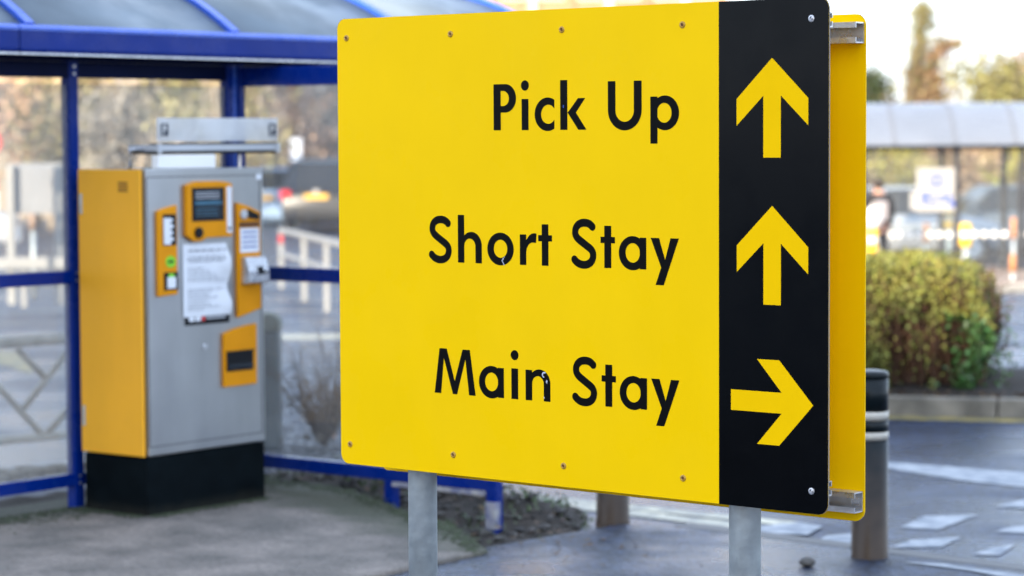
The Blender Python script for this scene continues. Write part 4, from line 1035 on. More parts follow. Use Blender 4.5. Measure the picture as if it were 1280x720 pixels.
# rough wet cobbles behind the short wall
cob = MB(); rng = random.Random(9)
for i in range(60):
    for j in range(26):
        p = gp(300 + i * 4.6 + (j % 2) * 2.3 + rng.uniform(-1, 1), 432 + j * 6.2 + rng.uniform(-1.2, 1.2)); r = .035 + .012 * rng.random()
        if (p - CORN).dot(LV) < .12: continue
        vs = [p + Vector((r * math.cos(a), r * math.sin(a), -.01)) for a in (0, 1.05, 2.1, 3.14, 4.19, 5.24)] + [p + Vector((r * .6 * math.cos(a), r * .6 * math.sin(a), .014 * rng.uniform(.4, 1.3))) for a in (0, 1.05, 2.1, 3.14, 4.19, 5.24)]
        cob.add(vs, [(q, (q + 1) % 6, (q + 1) % 6 + 6, q + 6) for q in range(6)] + [tuple(range(6, 12))], True)
M['cobble'] = rough_noise(mat('wet cobble', (.10, .105, .115), .35, vary=.3, scale=9, island=.5), .15, .5, 5)
tag(cob.build('cobbles', 'cobble', recalc=False), kind='stuff')

# ------------------------------------------------------------------ things seen through the long wall's glass
# low lattice guard rail
RA, RB = gp(-40, 599), gp(86, 585); RD = (RB - RA); RD.z = 0; RD.normalize()
def lat(s, z): return RA + RD * s + Z3 * (z)
_px2s = lambda px, py: None
gr = thing('guard_rail', 'low galvanised lattice guard rail behind the blue shelter glass', 'railing', RA.lerp(RB, .5))
LEN = (RB - RA).length + .75; zt, zb = .705, .185
def rl(mb, n, m='galv'): return hang(mb.build(n, m), gr)
rl(MB().tube([lat(-.8, zt), lat(LEN, zt)], .032, 12), 'top_rail', 'railpale'); rl(MB().tube([lat(-.8, zb), lat(LEN, zb)], .024, 12), 'bottom_rail', 'railpale')
def on_rail(px, py):
    d = ray(px, py); n = Vector((-RD.y, RD.x, 0)); t = RA.dot(n) / (d[0] * n.x + d[1] * n.y); return Vector((d[0] * t, d[1] * t, CAM_Z + d[2] * t))
_sh = RD * ((on_rail(54, 540) - on_rail(-47, 540)).length * 1.0)
for kk in range(0, 3):
    for a, b in (((21, 436), (59, 474)), ((86, 438), (28, 512)), ((-47, 435), (53, 543)), ((150, 437), (56, 545))):
        rl(MB().tube([on_rail(*a) - _sh * (2 * kk), on_rail(*b) - _sh * (2 * kk)], .019, 8), 'lattice_bar', 'railpale')
for s in (-.3, .64):
    rl(MB().tube([lat(s, .0), lat(s, zb)], .022, 10), 'foot', 'white'); rl(MB().lathe(lat(s, .012), [(.06, -.012), (.06, .0), (.03, .02)], 14), 'foot_plate', 'white')
sk = bpy.data.objects.new('sett_edging', None); COL.objects.link(sk); sk.location = RA; sk['kind'] = 'structure'
_sett = None
off = Vector((RD.y, -RD.x, 0)) * .12
for i in range(24):
    p = RA + RD * (-.7 + .098 * i) + off
    for j in (0, 1):
        q = p + Vector((RD.y, -RD.x, 0)) * (.105 * j) + RD * (.05 * j)
        if _sett is None:
            _sett = MB().box((0, 0, 0), (.045, .048, .045), (RD, Vector((-RD.y, RD.x, 0)), Z3)).build('sett', 'sett', bevel=.008); o = _sett
        else: o = _sett.copy(); COL.objects.link(o)
        o.location = (q.x, q.y, -.125 + rng.uniform(-.012, .01)); o.rotation_euler.z = rng.uniform(-.05, .05); hang(o, sk)
# white notice board between two white posts with a fat white rail
y_b = 28.0
wb = thing('notice_board', 'large pale grey board between two white posts beyond the glass', 'notice board', dp(42, 380, y_b))
def wpart(mb, n, m, bev=0): return hang(mb.build(n, m, None, bev), wb)
for px in (12.5, 71.5):
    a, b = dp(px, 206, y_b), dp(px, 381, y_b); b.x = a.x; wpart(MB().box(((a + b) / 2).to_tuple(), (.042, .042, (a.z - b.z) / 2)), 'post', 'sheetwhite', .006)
a, b = dp(14, 204, y_b + .07), dp(83, 267, y_b + .07)
wpart(MB().box((a + b) / 2, ((b.x - a.x) / 2, .012, (a.z - b.z) / 2)), 'board', mat('grey board back', (.27, .28, .30), .6, vary=.1, scale=2), .004)
a, b = dp(-60, 329, y_b - .09), dp(86, 329, y_b - .09)
wr = thing('white_rail', 'thick white barrier rail crossing in front of the grey board posts', 'barrier', dp(20, 383, y_b - .09))
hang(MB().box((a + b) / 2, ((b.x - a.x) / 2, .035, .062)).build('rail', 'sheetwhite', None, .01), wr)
for px in (-40, 30):
    p, q = dp(px, 325, y_b - .02), dp(px, 384, y_b - .02); hang(MB().box((p + q) / 2, (.03, .03, abs(p.z - q.z) / 2)).build('post', 'sheetwhite', None, .006), wr)
p, q = dp(41, 264, 31), dp(41, 287, 31); g_ = ground_z(p.x, 31)
mk = thing('marker_post', 'short orange marker post beneath the grey board', 'post', (p.x, 31, g_))
hang(MB().tube([(p.x, 31, g_), (p.x, 31, q.z)], .03, 10).build('stem', 'galv'), mk); hang(MB().tube([q, p], .045, 12).build('sleeve', mat('faded orange sleeve', (.36, .24, .17), .6, vary=.1, scale=9)), mk)
# round red road sign with a plate below, at the frame's edge
rs_ = thing('road_sign', 'round red and white road sign at the frame edge with a small red plate', 'sign', dp(-6, 380, 27))
p = dp(-15, 178, 27); k = 24
hang(MB().tube([(p.x, 27.03, ground_z(p.x, 27)), (p.x, 27.03, p.z + .1)], .03, 10).build('post', 'galv'), rs_)
def disc(c, r0, r1, y):
    mb = MB(); vs = [(c.x + r * math.cos(6.2832 * i / k), y, c.z + r * math.sin(6.2832 * i / k)) for r in (r0, r1) for i in range(k)]
    return mb.add(vs, [(i, (i + 1) % k, (i + 1) % k + k, i + k) for i in range(k)])
hang(disc(p, .001, .11, 26.98).build('sign_face', 'white', recalc=False), rs_); hang(disc(p, .105, .15, 26.975).build('sign_ring', 'red', recalc=False), rs_)
p2 = dp(-14, 229, 27); hang(MB().box((p2.x, 26.98, p2.z), (.1, .004, .06)).build('plate', 'red'), rs_); p3 = dp(-14, 252, 27); hang(MB().box((p3.x, 26.98, p3.z), (.11, .004, .10)).build('plate', 'white'), rs_)
# white tubular handrail, seen through the short wall
HA, HB = gp(352, 361), gp(409, 390); hd = HB - HA; hd.z = 0; hl = hd.length; hd.normalize()
hr = thing('handrail', 'white two rail handrail along the road beyond the shelter', 'railing', HA)
def hp(s, h): 
    q = HA + hd * s; return Vector((q.x, q.y, ground_z(q.x, q.y) + h))
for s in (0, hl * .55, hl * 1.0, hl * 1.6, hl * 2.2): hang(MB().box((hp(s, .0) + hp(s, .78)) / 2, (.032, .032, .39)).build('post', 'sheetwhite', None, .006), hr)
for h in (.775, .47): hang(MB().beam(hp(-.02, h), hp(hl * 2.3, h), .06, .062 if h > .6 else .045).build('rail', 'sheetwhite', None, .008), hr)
hang(MB().box(hp(0, .66) - Vector((0, .04, 0)), (.03, .006, .05)).build('reflector', 'red'), hr)
# bin behind the machine
p = gp(338, 562); bn = thing('litter_bin', 'dark grey litter bin with weathered domed top half hidden by the pay machine', 'bin', p)
hang(MB().box(p + Vector((-.02, 0, .34)), (.085, .10, .34)).build('bin_body', mat('bin grey', (.09, .11, .115), .5, vary=.3, scale=5), None, .02), bn)
hang(MB().prism([(-.088, 0), (.088, 0), (.088, .05), (.07, .085), (.03, .10), (-.03, .10), (-.07, .085), (-.088, .05)], p + Vector((-.02, -.105, .682)), Vector((1, 0, 0)), Z3, (0, .21, 0)).build('lid', mat('bin lid', (.22, .22, .17), .8, vary=.4, scale=14), None, .008), bn)

# ------------------------------------------------------------------ cars
def car(label, x, y, ang, paint, L=4.3, W=1.78, H=1.52, z=None, group='parked cars beyond the shelters'):
    """built with its rear at -x, nose at +x, then turned by ang"""
    z = ground_z(x, y) if z is None else z
    root = thing('parked_car', label, 'car', (x, y, z), group); root.rotation_euler.z = ang
    def c_(mb, n, m, bev=0, par=root): 
        o = mb.build(n, m, None, bev); o.parent = par; return o
    hl, hw = L / 2, W / 2
    prof = [(-hl, .42), (-hl + .02, .80), (-hl + .10, .98), (-hl * .5, .99), (hl * .32, .96), (hl * .62, .90), (hl - .12, .74), (hl, .52)]
    mb = MB(); vs = []; ns = 7
    for px_, pz in prof:
        e = 1 - .10 * (abs(px_) / hl) ** 4
        for wv, zz in ((.80, .22), (.97, .34), (1.0, .55), (1.0 if pz > .55 else .98, min(pz, .72)), (.965, pz - .03 if pz > .60 else pz), (.90, pz)): vs.append((px_, hw * wv * e, max(.2, min(zz, pz))))
    m_ = 6; n = len(prof)
    full = []
    for i in range(n): full += [vs[i * m_ + j] for j in range(m_)] + [(vs[i * m_ + j][0], -vs[i * m_ + j][1], vs[i * m_ + j][2]) for j in reversed(range(m_))]
    q = 2 * m_; fs = [(i * q + j, i * q + (j + 1) % q, (i + 1) * q + (j + 1) % q, (i + 1) * q + j) for i in range(n - 1) for j in range(q)] + [tuple(range(q)), tuple((n - 1) * q + j for j in reversed(range(q)))]
    c_(mb.add(full, fs, True), 'body', paint)
    # cabin: glass block, roof and pillars
    b0, b1, r0, r1 = -hl + .14, hl * .36, -hl + .42, hl * .06; zb_, zr = .95, H - .05
    gb = [(b0, .90), (b1, .90), (r1, .74), (r0, .74)]
    def ring(px_, wv, zz): return [(px_, hw * wv, zz), (px_, -hw * wv, zz)]
    vs = ring(b0, .88, zb_) + ring(b1, .88, zb_) + ring(r1, .72, zr) + ring(r0, .72, zr)
    c_(MB().add(vs, [(0, 2, 3, 1), (0, 6, 4, 2), (1, 3, 5, 7), (0, 1, 7, 6), (2, 4, 5, 3), (6, 7, 5, 4)]), 'window', 'carglass')
    vs = ring(r0 - .06, .70, zr - .02) + ring(r1 + .05, .70, zr - .02) + ring(r1 - .1, .60, H) + ring(r0 + .15, .62, H)
    c_(MB().add(vs, [(0, 2, 3, 1), (0, 6, 4, 2), (1, 3, 5, 7), (0, 1, 7, 6), (2, 4, 5, 3), (6, 7, 5, 4)]), 'roof', paint, .02)
    for s in (1, -1):
        for (xa, xb) in ((b0, r0), (b1, r1), ((b0 + b1) / 2 - .1, (r0 + r1) / 2 - .1)):
            c_(MB().beam((xa, s * hw * .885, zb_), (xb, s * hw * .725, zr), .05, .07), 'pillar', paint)
        for xx in (-hl + .78, hl - .82):
            w = MB().tube([(xx, s * (hw - .20), .315), (xx, s * (hw - .005), .315)], .315, 22); wo = c_(w, 'wheel', 'tyre')
            c_(MB().tube([(xx, s * (hw - .05), .315), (xx, s * (hw + .006), .315)], .20, 16), 'rim', 'alu', 0, wo)
        c_(MB().box((-hl + .045, s * hw * .80, .84), (.06, hw * .13, .10)), 'tail_light', 'taillight', .015)
        c_(MB().box((hl - .09, s * hw * .72, .66), (.09, hw * .16, .055)), 'headlight', 'alu', .015)
        c_(MB().box((hl * .26, s * (hw + .08), 1.0), (.06, .08, .06)), 'mirror', paint, .015)
    c_(MB().box((-hl - .03, 0, .42), (.06, hw * .86, .11)), 'bumper', paint, .03); c_(MB().box((hl + .0, 0, .40), (.06, hw * .84, .11)), 'bumper', paint, .03)
    c_(MB().box((-hl - .004, 0, .80), (.03, .27, .058)), 'number_plate', 'plate_yellow'); c_(MB().box((-hl - .012, 0, .905), (.02, .06, .03)), 'badge', 'alu', .006)
    return root
p = dp(411, 290, 57); car('dark grey car with red tail light and yellow plate seen through the shelter glass', p.x, 59, R(83), 'carblack', z=p.z, H=1.62)
p = dp(338, 290, 62); car('pale blue car to one side of the dark grey car, partly behind the pay machine', p.x, 64, R(86), 'carblue', z=-.62)
p = dp(-150, 300, 44); car('white car at the frame edge behind the round red road sign', p.x, 45, R(10), 'carwhite', z=-.45)
p = dp(1146, 330, 50); car('silver car beyond the far shelter under the white notice', p.x, 50.5, R(4), 'carsilver', L=3.6, z=ground_z(p.x, 50))
p = dp(1252, 330, 52); car('dark blue grey car beyond the far shelter glass behind the orange posts', p.x, 53.5, R(186), 'cargrey', L=4.2, z=ground_z(p.x, 52) - .05)
# white sign on a post behind the dark car
a, b = dp(370, 173, 61), dp(370, 203, 61)
ws = thing('parking_sign', 'plain white upright sign rising behind the dark grey car', 'sign', (a.x, 61, ground_z(a.x, 61)))
hang(MB().box((a + b) / 2, (.13, .012, (a.z - b.z) / 2)).build('panel', mat('pale blue sign', (.66, .72, .84), .4, vary=.06, scale=3), None, .004), ws)
hang(MB().tube([(a.x, 61.04, ground_z(a.x, 61)), (a.x, 61.04, a.z - .02)], .03, 10).build('post', 'galv'), ws)

# ------------------------------------------------------------------ the far shelter on the right
YS = 44.0
def fs_x(px): return (px - 640) / F_PX * YS * 1.0 
E0, E1 = dp(1040, 188, YS), dp(1340, 188, YS); ez = E0.z; gz = ground_z(6, YS)
fsh = thing('bus_shelter', 'far glass shelter with dark frame and pale curved roof beyond the hedge', 'shelter', ((E0.x + E1.x) / 2, YS, gz))
def fpart(mb, n, m, bev=0): return hang(mb.build(n, m, None, bev), fsh)
X0, X1 = E0.x, E1.x
posts_px = (1079, 1196, 1277, 1345)
xsP = [dp(q, 250, YS).x for q in posts_px]
for yy in (YS, YS + 1.6):
    for x in xsP: fpart(MB().box((x, yy, (ez + gz) / 2 - .02), (.05, .05, (ez - gz) / 2 + .02)), 'post', 'post_dark', .008)
    fpart(MB().box(((X0 + X1) / 2, yy, ez + .045), ((X1 - X0) / 2, .07, .045)), 'eaves_beam', 'post_dark', .01)
for a, b in zip(xsP[:-1], xsP[1:]):
    g_ = fpart(MB().box(((a + b) / 2, YS + 1.6, (ez + gz) / 2 + .1), ((b - a) / 2 - .055, .005, (ez - gz) / 2 - .12)), 'glass_pane', 'glass_far')
    g2 = fpart(MB().box(((a + b) / 2, YS, (ez + gz) / 2 + .1), ((b - a) / 2 - .055, .005, (ez - gz) / 2 - .12)), 'glass_pane', 'glass_far')
    zd = dp(1200, 293, YS).z; n = int((b - a - .2) / .145); dots = MB()
    for i in range(n):
        x = a + .13 + (b - a - .26) * i / max(1, n - 1)
        dots.add([(x + .058 * math.cos(6.2832 * q / 14), YS - .008, zd + .058 * math.sin(6.2832 * q / 14)) for q in range(14)], [tuple(range(14))])
    o = dots.build('dot_row', 'white', recalc=False); o.parent = g2; o['label'] = 'row of white warning dots'
    fpart(MB().box(((a + b) / 2, YS, gz + .14), ((b - a) / 2 - .052, .03, .04)), 'bottom_rail', 'post_dark', .006)
zr = dp(1180, 131, YS + .9).z - ez
def fr_pt(x, q, lift=0): return Vector((x, YS - .35 + q * 2.3, ez + .09 + (zr - .06) * (1 - abs(2 * q - 1) ** 2.2) + lift))
seams = [X0 + (X1 - X0) * i / 4 for i in range(5)]
for a, b in zip(seams[:-1], seams[1:]):
    mb = MB(); N_ = 20; vs = [fr_pt(x, j / N_) for j in range(N_ + 1) for x in (a + .015, b - .015)] + [fr_pt(x, j / N_, -.02) for j in range(N_ + 1) for x in (a + .015, b - .015)]; n = 2 * (N_ + 1)
    fs = [(2 * j, 2 * j + 1, 2 * j + 3, 2 * j + 2) for j in range(N_)] + [(n + 2 * j + 2, n + 2 * j + 3, n + 2 * j + 1, n + 2 * j) for j in range(N_)] + [(0, n, n + 1, 1)]
    fpart(mb.add(vs, fs, True), 'roof_sheet', 'polyw')
for x in seams:
    mb = MB()
    for j in range(20): a, b = fr_pt(x, j / 20, .01), fr_pt(x, (j + 1) / 20, .01); mb.beam(a, b, .04, .02, up=(b - a).cross(Vector((1, 0, 0))))
    fpart(mb, 'roof_rib', 'post_grey')
# white notices on its glass
def fnotice(px0, py0, px1, py1, label, marks, y):
    a, b = dp(px0, py0, y), dp(px1, py1, y); r_ = thing('notice', label, 'sign', ((a.x + b.x) / 2, y, b.z), 'notices on the far shelter')
    hang(MB().box((a + b) / 2, ((b.x - a.x) / 2, .008, (a.z - b.z) / 2)).build('panel', 'sheetwhite', None, .003), r_)
    mb = MB()
    for x0, y0, x1, y1 in marks:
        p, q = dp(x0, y0, y), dp(x1, y1, y); mb.box(((p.x + q.x) / 2, y - .0095, (p.z + q.z) / 2), (abs(q.x - p.x) / 2, .0012, abs(p.z - q.z) / 2))
    hang(mb.build('printed_mark', 'blueprint'), r_)
fnotice(1146, 210, 1194, 239, 'upper white notice with a blue symbol on the far shelter glass', [(1164, 217, 1168, 231), (1174, 217, 1178, 231), (1164, 231, 1178, 234), (1168.5, 216, 1173.5, 219)], YS - .03)
fnotice(1138, 239.6, 1194, 264, 'lower white notice with rows of blue print on the far shelter glass', [(1152, 241.5, 1161, 250), (1163, 242, 1170, 246), (1152, 252, 1158, 257), (1161, 251, 1170, 256), (1172, 243, 1179, 247), (1172, 250, 1184, 253), (1181, 243, 1189, 249), (1186, 251, 1193, 258)], YS - .03)
# yellow capped posts in front of and behind it
def ypost(px, py0, py1, y, wpx, label):
    a, b = dp(px, py0, y), dp(px, py1, y); g = ground_z(a.x, y); w = wpx / F_PX * y / 2
    r_ = thing('bollard', label, 'bollard', (a.x, y, g), 'yellow capped posts by the far shelter')
    hang(MB().tube([(a.x, y, g), (a.x, y, b.z + .02)], w * .45, 12).build('stem', 'galv'), r_)
    hang(MB().lathe((a.x, y, b.z), [(w * .9, 0), (w, .03), (w, a.z - b.z - .05), (w * .8, a.z - b.z)], 18).build('yellow_cap', 'yellow_cap'), r_)
    hang(MB().lathe((a.x, y, (a.z + b.z) / 2), [(w * 1.03, -.05), (w * 1.03, .05)], 18).build('reflective_band', 'white'), r_)
ypost(1207, 279, 308, 40, 15, 'yellow capped post directly right of the dark upright of the far shelter')
ypost(1186, 262, 285, 47, 11, 'yellow capped post under the white notice of the far shelter')
ypost(1090, 285, 316, 40, 15, 'yellow capped post nearest the edge of the yellow sign, in front of the person')
def opost(px, py0, py1, y, wpx, label):
    a, b = dp(px, py0, y), dp(px, py1, y); g = ground_z(a.x, y); w = wpx / F_PX * y / 2
    r_ = thing('marker_post', label, 'post', (a.x, y, g), 'orange marker posts')
    hang(MB().tube([(a.x, y, g), (a.x, y, b.z)], w * .6, 10).build('stem', 'galv'), r_)
    hang(MB().tube([(a.x, y, b.z), (a.x, y, a.z)], [w, w * .8], 12).build('sleeve', 'cone'), r_)
opost(1267, 272, 298, 41, 7, 'tall orange marker post before the row of white dots'); opost(1266, 318, 340, 39, 8, 'short orange marker post at the corner of the far kerb'); opost(1158, 279, 303, 48, 8, 'orange marker post behind the dots under the white notice')
a, b = dp(1238, 242, 55), dp(1239, 262, 55)
cn_ = thing('traffic_cone', 'red and white cone far off through the shelter glass', 'cone', (a.x, 55, b.z - .02))
hang(MB().box((a.x, 55, b.z - .01), (.12, .12, .012)).build('cone_base', 'dark'), cn_); H_ = a.z - b.z
hang(MB().lathe((a.x, 55, b.z), [(.085, 0), (.05, H_ * .55)], 14).build('cone_band', 'white'), cn_); hang(MB().lathe((a.x, 55, b.z), [(.05, H_ * .551), (.025, H_)], 14).build('cone_tip', 'red'), cn_)
cw = thing('low_wall', 'long low pale wall carrying the red and white cone', 'wall', (5.8, 55.4, ground_z(6, 55)))
_zc = b.z - .022
hang(MB().box((6.2, 55.4, (_zc + ground_z(6, 55)) / 2 - .03), (5.0, .3, (_zc - ground_z(6, 55)) / 2 - .03)).build('wall', 'soil', None, .02), cw); hang(MB().box((6.2, 55.4, _zc - .03), (5.05, .34, .028)).build('coping', 'creamwall', None, .01), cw)
# far kerb island, sunlit
fk = bpy.data.objects.new('far_kerb', None); COL.objects.link(fk); fk['kind'] = 'structure'
A_, B_ = gp(1190, 371), gp(1330, 362); fk.location = A_; d_ = (B_ - A_); L_ = d_.length; d_.normalize()
for i in range(5):
    c = A_ + d_ * (L_ * (i + .5) / 5); hang(MB().box(c + Z3 * .05, (L_ / 10 - .006, .08, .07), (d_, Vector((-d_.y, d_.x, 0)), Z3)).build('kerb_stone', 'creamwall', None, .012), fk)
sheet('far_pavement', [[A_ + Z3 * .105, B_ + Z3 * .105, B_ + Vector((1, 9, .105 - .2)), A_ + Vector((-1, 9, .105 - .2))]], mat('sunny paving', (.26, .19, .14), .8, vary=.2, scale=2))

# ------------------------------------------------------------------ the person at the far shelter
def skin_chain(name, verts, edges, radii, m, root, sub=1, smooth=True):
    me = bpy.data.meshes.new(name); me.from_pydata(verts, edges, []); o = link(name, me)
    sk_ = o.modifiers.new('skin', 'SKIN'); o.modifiers.new('sub', 'SUBSURF').levels = sub
    o.modifiers['sub'].render_levels = sub
    for i, r in enumerate(radii): me.skin_vertices[0].data[i].radius = (r, r) if not hasattr(r, '__len__') else r
    me.skin_vertices[0].data[0].use_root = True
    dg = bpy.context.evaluated_depsgraph_get(); ev = o.evaluated_get(dg); me2 = bpy.data.meshes.new_from_object(ev)
    bpy.data.objects.remove(o); o = link(name, me2); me2.materials.clear(); me2.materials.append(M[m])
    for p_ in me2.polygons: p_.use_smooth = True
    o.parent = root; return o
def person():
    p0 = dp(1098, 250, 42.6); x, y = p0.x, 42.6; g = ground_z(x, y)
    root = thing('person', 'person in dark jacket and trousers by the far shelter holding a white bag', 'person', (x, y, g)); root.rotation_euler.z = R(18)
    H = 1.72
    V = [(0, 0, .92), (0, .0, 1.12), (0, -.01, 1.32), (0, -.01, 1.46), (0, .01, 1.53), (0, .02, 1.61), (0, .02, 1.70)]; Rr = [(.15, .11), (.135, .10), (.17, .11), (.10, .08), (.055, .055), (.078, .09), (.06, .07)]
    E_ = [(0, 1), (1, 2), (2, 3), (3, 4), (4, 5), (5, 6)]
    def add(p_, r, par): V.append(p_); Rr.append((r, r)); E_.append((par, len(V) - 1)); return len(V) - 1
    hands = []
    for s in (1, -1):
        a = add((s * .19, -.01, 1.42), .055, 3); a = add((s * .235, -.03, 1.14), .042, a); a = add((s * .225, .07, .92), .032, a); w = add((s * .222, .10, .86), .027, a); pm = add((s * .222, .12, .80), .034, w)
        for k_, dy in enumerate((-.027, -.009, .009, .027)):
            f1 = add((s * (.222 + .004), .12 + dy, .745 - .004 * abs(k_ - 1)), .0095, pm); add((s * .212, .125 + dy, .712 - .005 * abs(k_ - 1)), .008, f1)
        t_ = add((s * .198, .145, .80), .011, pm); add((s * .195, .155, .765), .009, t_)
        b_ = add((s * .10, 0, .84), .088, 0); b_ = add((s * .105, .01, .48), .056, b_); b_ = add((s * .108, -.015, .10), .038, b_); add((s * .112, .10, .04), .035, b_)
    skin_chain('body', V, E_, Rr, 'skin', root)
    # jacket and trousers follow the body
    JV = [(0, 0, .88), (0, 0, 1.12), (0, -.01, 1.32), (0, -.01, 1.45)]; JE = [(0, 1), (1, 2), (2, 3)]; JR = [(.175, .135), (.165, .125), (.195, .135), (.115, .095)]
    for s in (1, -1):
        n = len(JV); JV += [(s * .195, -.01, 1.41), (s * .24, -.03, 1.14), (s * .228, .07, .93)]; JR += [(.075, .075), (.06, .06), (.05, .05)]; JE += [(3, n), (n, n + 1), (n + 1, n + 2)]
    skin_chain('jacket', JV, JE, JR, 'jacket', root)
    TV = [(0, 0, .93)]; TE_ = []; TR = [(.155, .12)]
    for s in (1, -1):
        n = len(TV); TV += [(s * .10, 0, .82), (s * .105, .01, .48), (s * .108, -.012, .09)]; TR += [(.102, .102), (.075, .075), (.062, .062)]; TE_ += [(0, n), (n, n + 1), (n + 1, n + 2)]
    skin_chain('trousers', TV, TE_, TR, 'trousers', root)
    for s in (1, -1): 
        o = MB().prism([(-.06, 0), (.17, 0), (.19, .035), (.10, .075), (-.04, .09), (-.065, .05)], (s * .11 - .042, -.02, .0), Vector((0, 1, 0)), Z3, (.084, 0, 0)).build('shoe', 'dark', None, .015); o.parent = root
    hr_ = MB().lathe((0, .005, 1.60), [(.02, -.06), (.088, -.02), (.097, .05), (.085, .105), (.045, .135), (.005, .142)], 16).build('hair', 'hair'); hr_.parent = root
    for s in (1, -1):
        MB().lathe((s * .085, .02, 1.60), [(.003, -.03), (.014, 0), (.003, .03)], 8).build('ear', 'skin').parent = root
        MB().lathe((s * .03, .10, 1.625), [(.003, -.009), (.01, 0), (.003, .009)], 8).build('eye', 'white').parent = root
    MB().add([(0, .10, 1.63), (-.014, .105, 1.585), (.014, .105, 1.585), (0, .128, 1.588)], [(0, 1, 3), (0, 3, 2), (1, 2, 3)]).build('nose', 'skin').parent = root
    MB().box((0, .103, 1.555), (.022, .006, .005)).build('mouth', 'red').parent = root
    MB().box((-.02, -.155, 1.2), (.11, .05, .17)).build('backpack', 'greycloth', None, .03).parent = root
    bg = root.matrix_basis @ Vector((.22, .14, .50))
    b = MB(); c = dp(1091, 272, 42.4)
    b.lathe((c.x, 42.42, c.z - .17), [(.09, 0), (.15, .05), (.165, .17), (.13, .27), (.05, .33), (.025, .36)], 18)
    t_ = thing('carrier_bag', 'round white carrier bag held by the person in the dark jacket', 'bag', (c.x, 42.42, c.z - .17)); hang(b.build('bag', 'bag'), t_)
    hang(MB().tube([(c.x, 42.42, c.z + .18), (c.x + .02, 42.44, c.z + .25)], .012, 8).build('handle', 'bag'), t_)
person()

# ------------------------------------------------------------------ far trees, bank, buildings
def bank():
    xs = np.linspace(-60, 70, 66); ys = np.linspace(66, 120, 24); vs = []; fs = []
    for y in ys:
        for x in xs:
            f = min(1, (y - 66) / 22); f = f * f * (3 - 2 * f); hh = 3.6 + 4.2 / (1 + math.exp((x - 2.5) / 1.6))
            if x > 30: hh *= 1
            vs.append((x, y, -1.0 + f * hh * (.9 + .18 * mnoise.noise(Vector((x * .12, y * .12, 0)))) + .5 * f * mnoise.noise(Vector((x * .6, y * .5, 3)))))
    n = len(xs)
    for j in range(len(ys) - 1):
        for i in range(n - 1): fs.append((j * n + i, j * n + i + 1, (j + 1) * n + i + 1, (j + 1) * n + i))
    tag(MB().add(vs, fs, True).build('wooded_hill', 'hill', recalc=False), kind='structure')
bank()
rng = random.Random(31)
kinds = ['leaftan', 'leafrose', 'leafgrey', 'leafolive', 'leaftan', 'leafgrey', 'leafrose', 'leafolive']
names_ = {'leaftan': 'tan', 'leafrose': 'russet', 'leafgrey': 'grey twigged', 'leafolive': 'olive'}
spots = [(-15.0, 62, 0), (-13.4, 60, 1), (-12.2, 65, 2), (-11.0, 61, 3), (-10.1, 66, 1), (-9.0, 60.5, 2), (-8.0, 64, 4), (-7.1, 61, 3), (-6.1, 65.5, 1), (-5.4, 68, 5), (-4.6, 70, 0), (-3.7, 68, 2), (-2.6, 71, 1), (-1.4, 69.5, 3)]
where = ['beyond the frame edge, farthest from the pay machine', 'behind the round red road sign', 'standing behind the first white board post', 'behind the pale grey notice board', 'behind the second white board post', 'showing beside the blue upright next to the pay machine',
         'above the orange side of the pay machine', 'behind the vents of the orange machine side', 'behind the acrylic board of the pay machine', 'behind the corner upright of the blue shelter', 'above the pale blue car', 'behind the white upright sign', 'above the dark grey car', 'just beside the edge of the yellow sign']
for i, (x, y, kx) in enumerate(spots):
    m = kinds[kx]
    tree('%s winter tree %s' % (names_[m], where[i]), x, y, rng.uniform(4.6, 6.0), rng.uniform(1.5, 2.0), m, 100 + i, n=3400, size=.085, bark='barkpale', r0=.19, group='winter trees along the bank', clump=.30, z=min(ground_z(x, y), -.4), start=.10)
# brown beech hedge behind the parked cars
p = dp(372, 215, 63); shrub('beech_hedge', 'low orange brown beech hedge behind the parked cars', 'hedge', p.x, 66, 4.4, 1.0, 1.5, 'leafrose', 41, 5200, .07, z=-.75)
# shrubs seen through and beside the far shelter
for i, (px, y, w, h, m, lab) in enumerate(((1090, 58, 2.2, 2.3, 'leafyellow', 'yellow shrub nearest the yellow sign edge behind the far shelter'), (1122, 60, 2.0, 1.9, 'leafolive', 'olive shrub behind the person and the white notice'), (1158, 62, 2.2, 2.5, 'leafyellow', 'yellow shrub right behind the white notice'),
                                          (1200, 60, 2.0, 2.5, 'leaftan', 'tan shrub behind the dark upright of the far shelter'), (1238, 62, 2.2, 2.3, 'leafrose', 'russet shrub above the red and white cone'), (1275, 60, 2.2, 2.5, 'leafyellow', 'yellow shrub behind the last upright of the far shelter'))):
    q = dp(px, 250, y); shrub('shrub', lab, 'shrub', q.x, y, w, 1.2, h, m, 50 + i, 2600, .08, group='shrubs behind the far shelter', z=-.75)
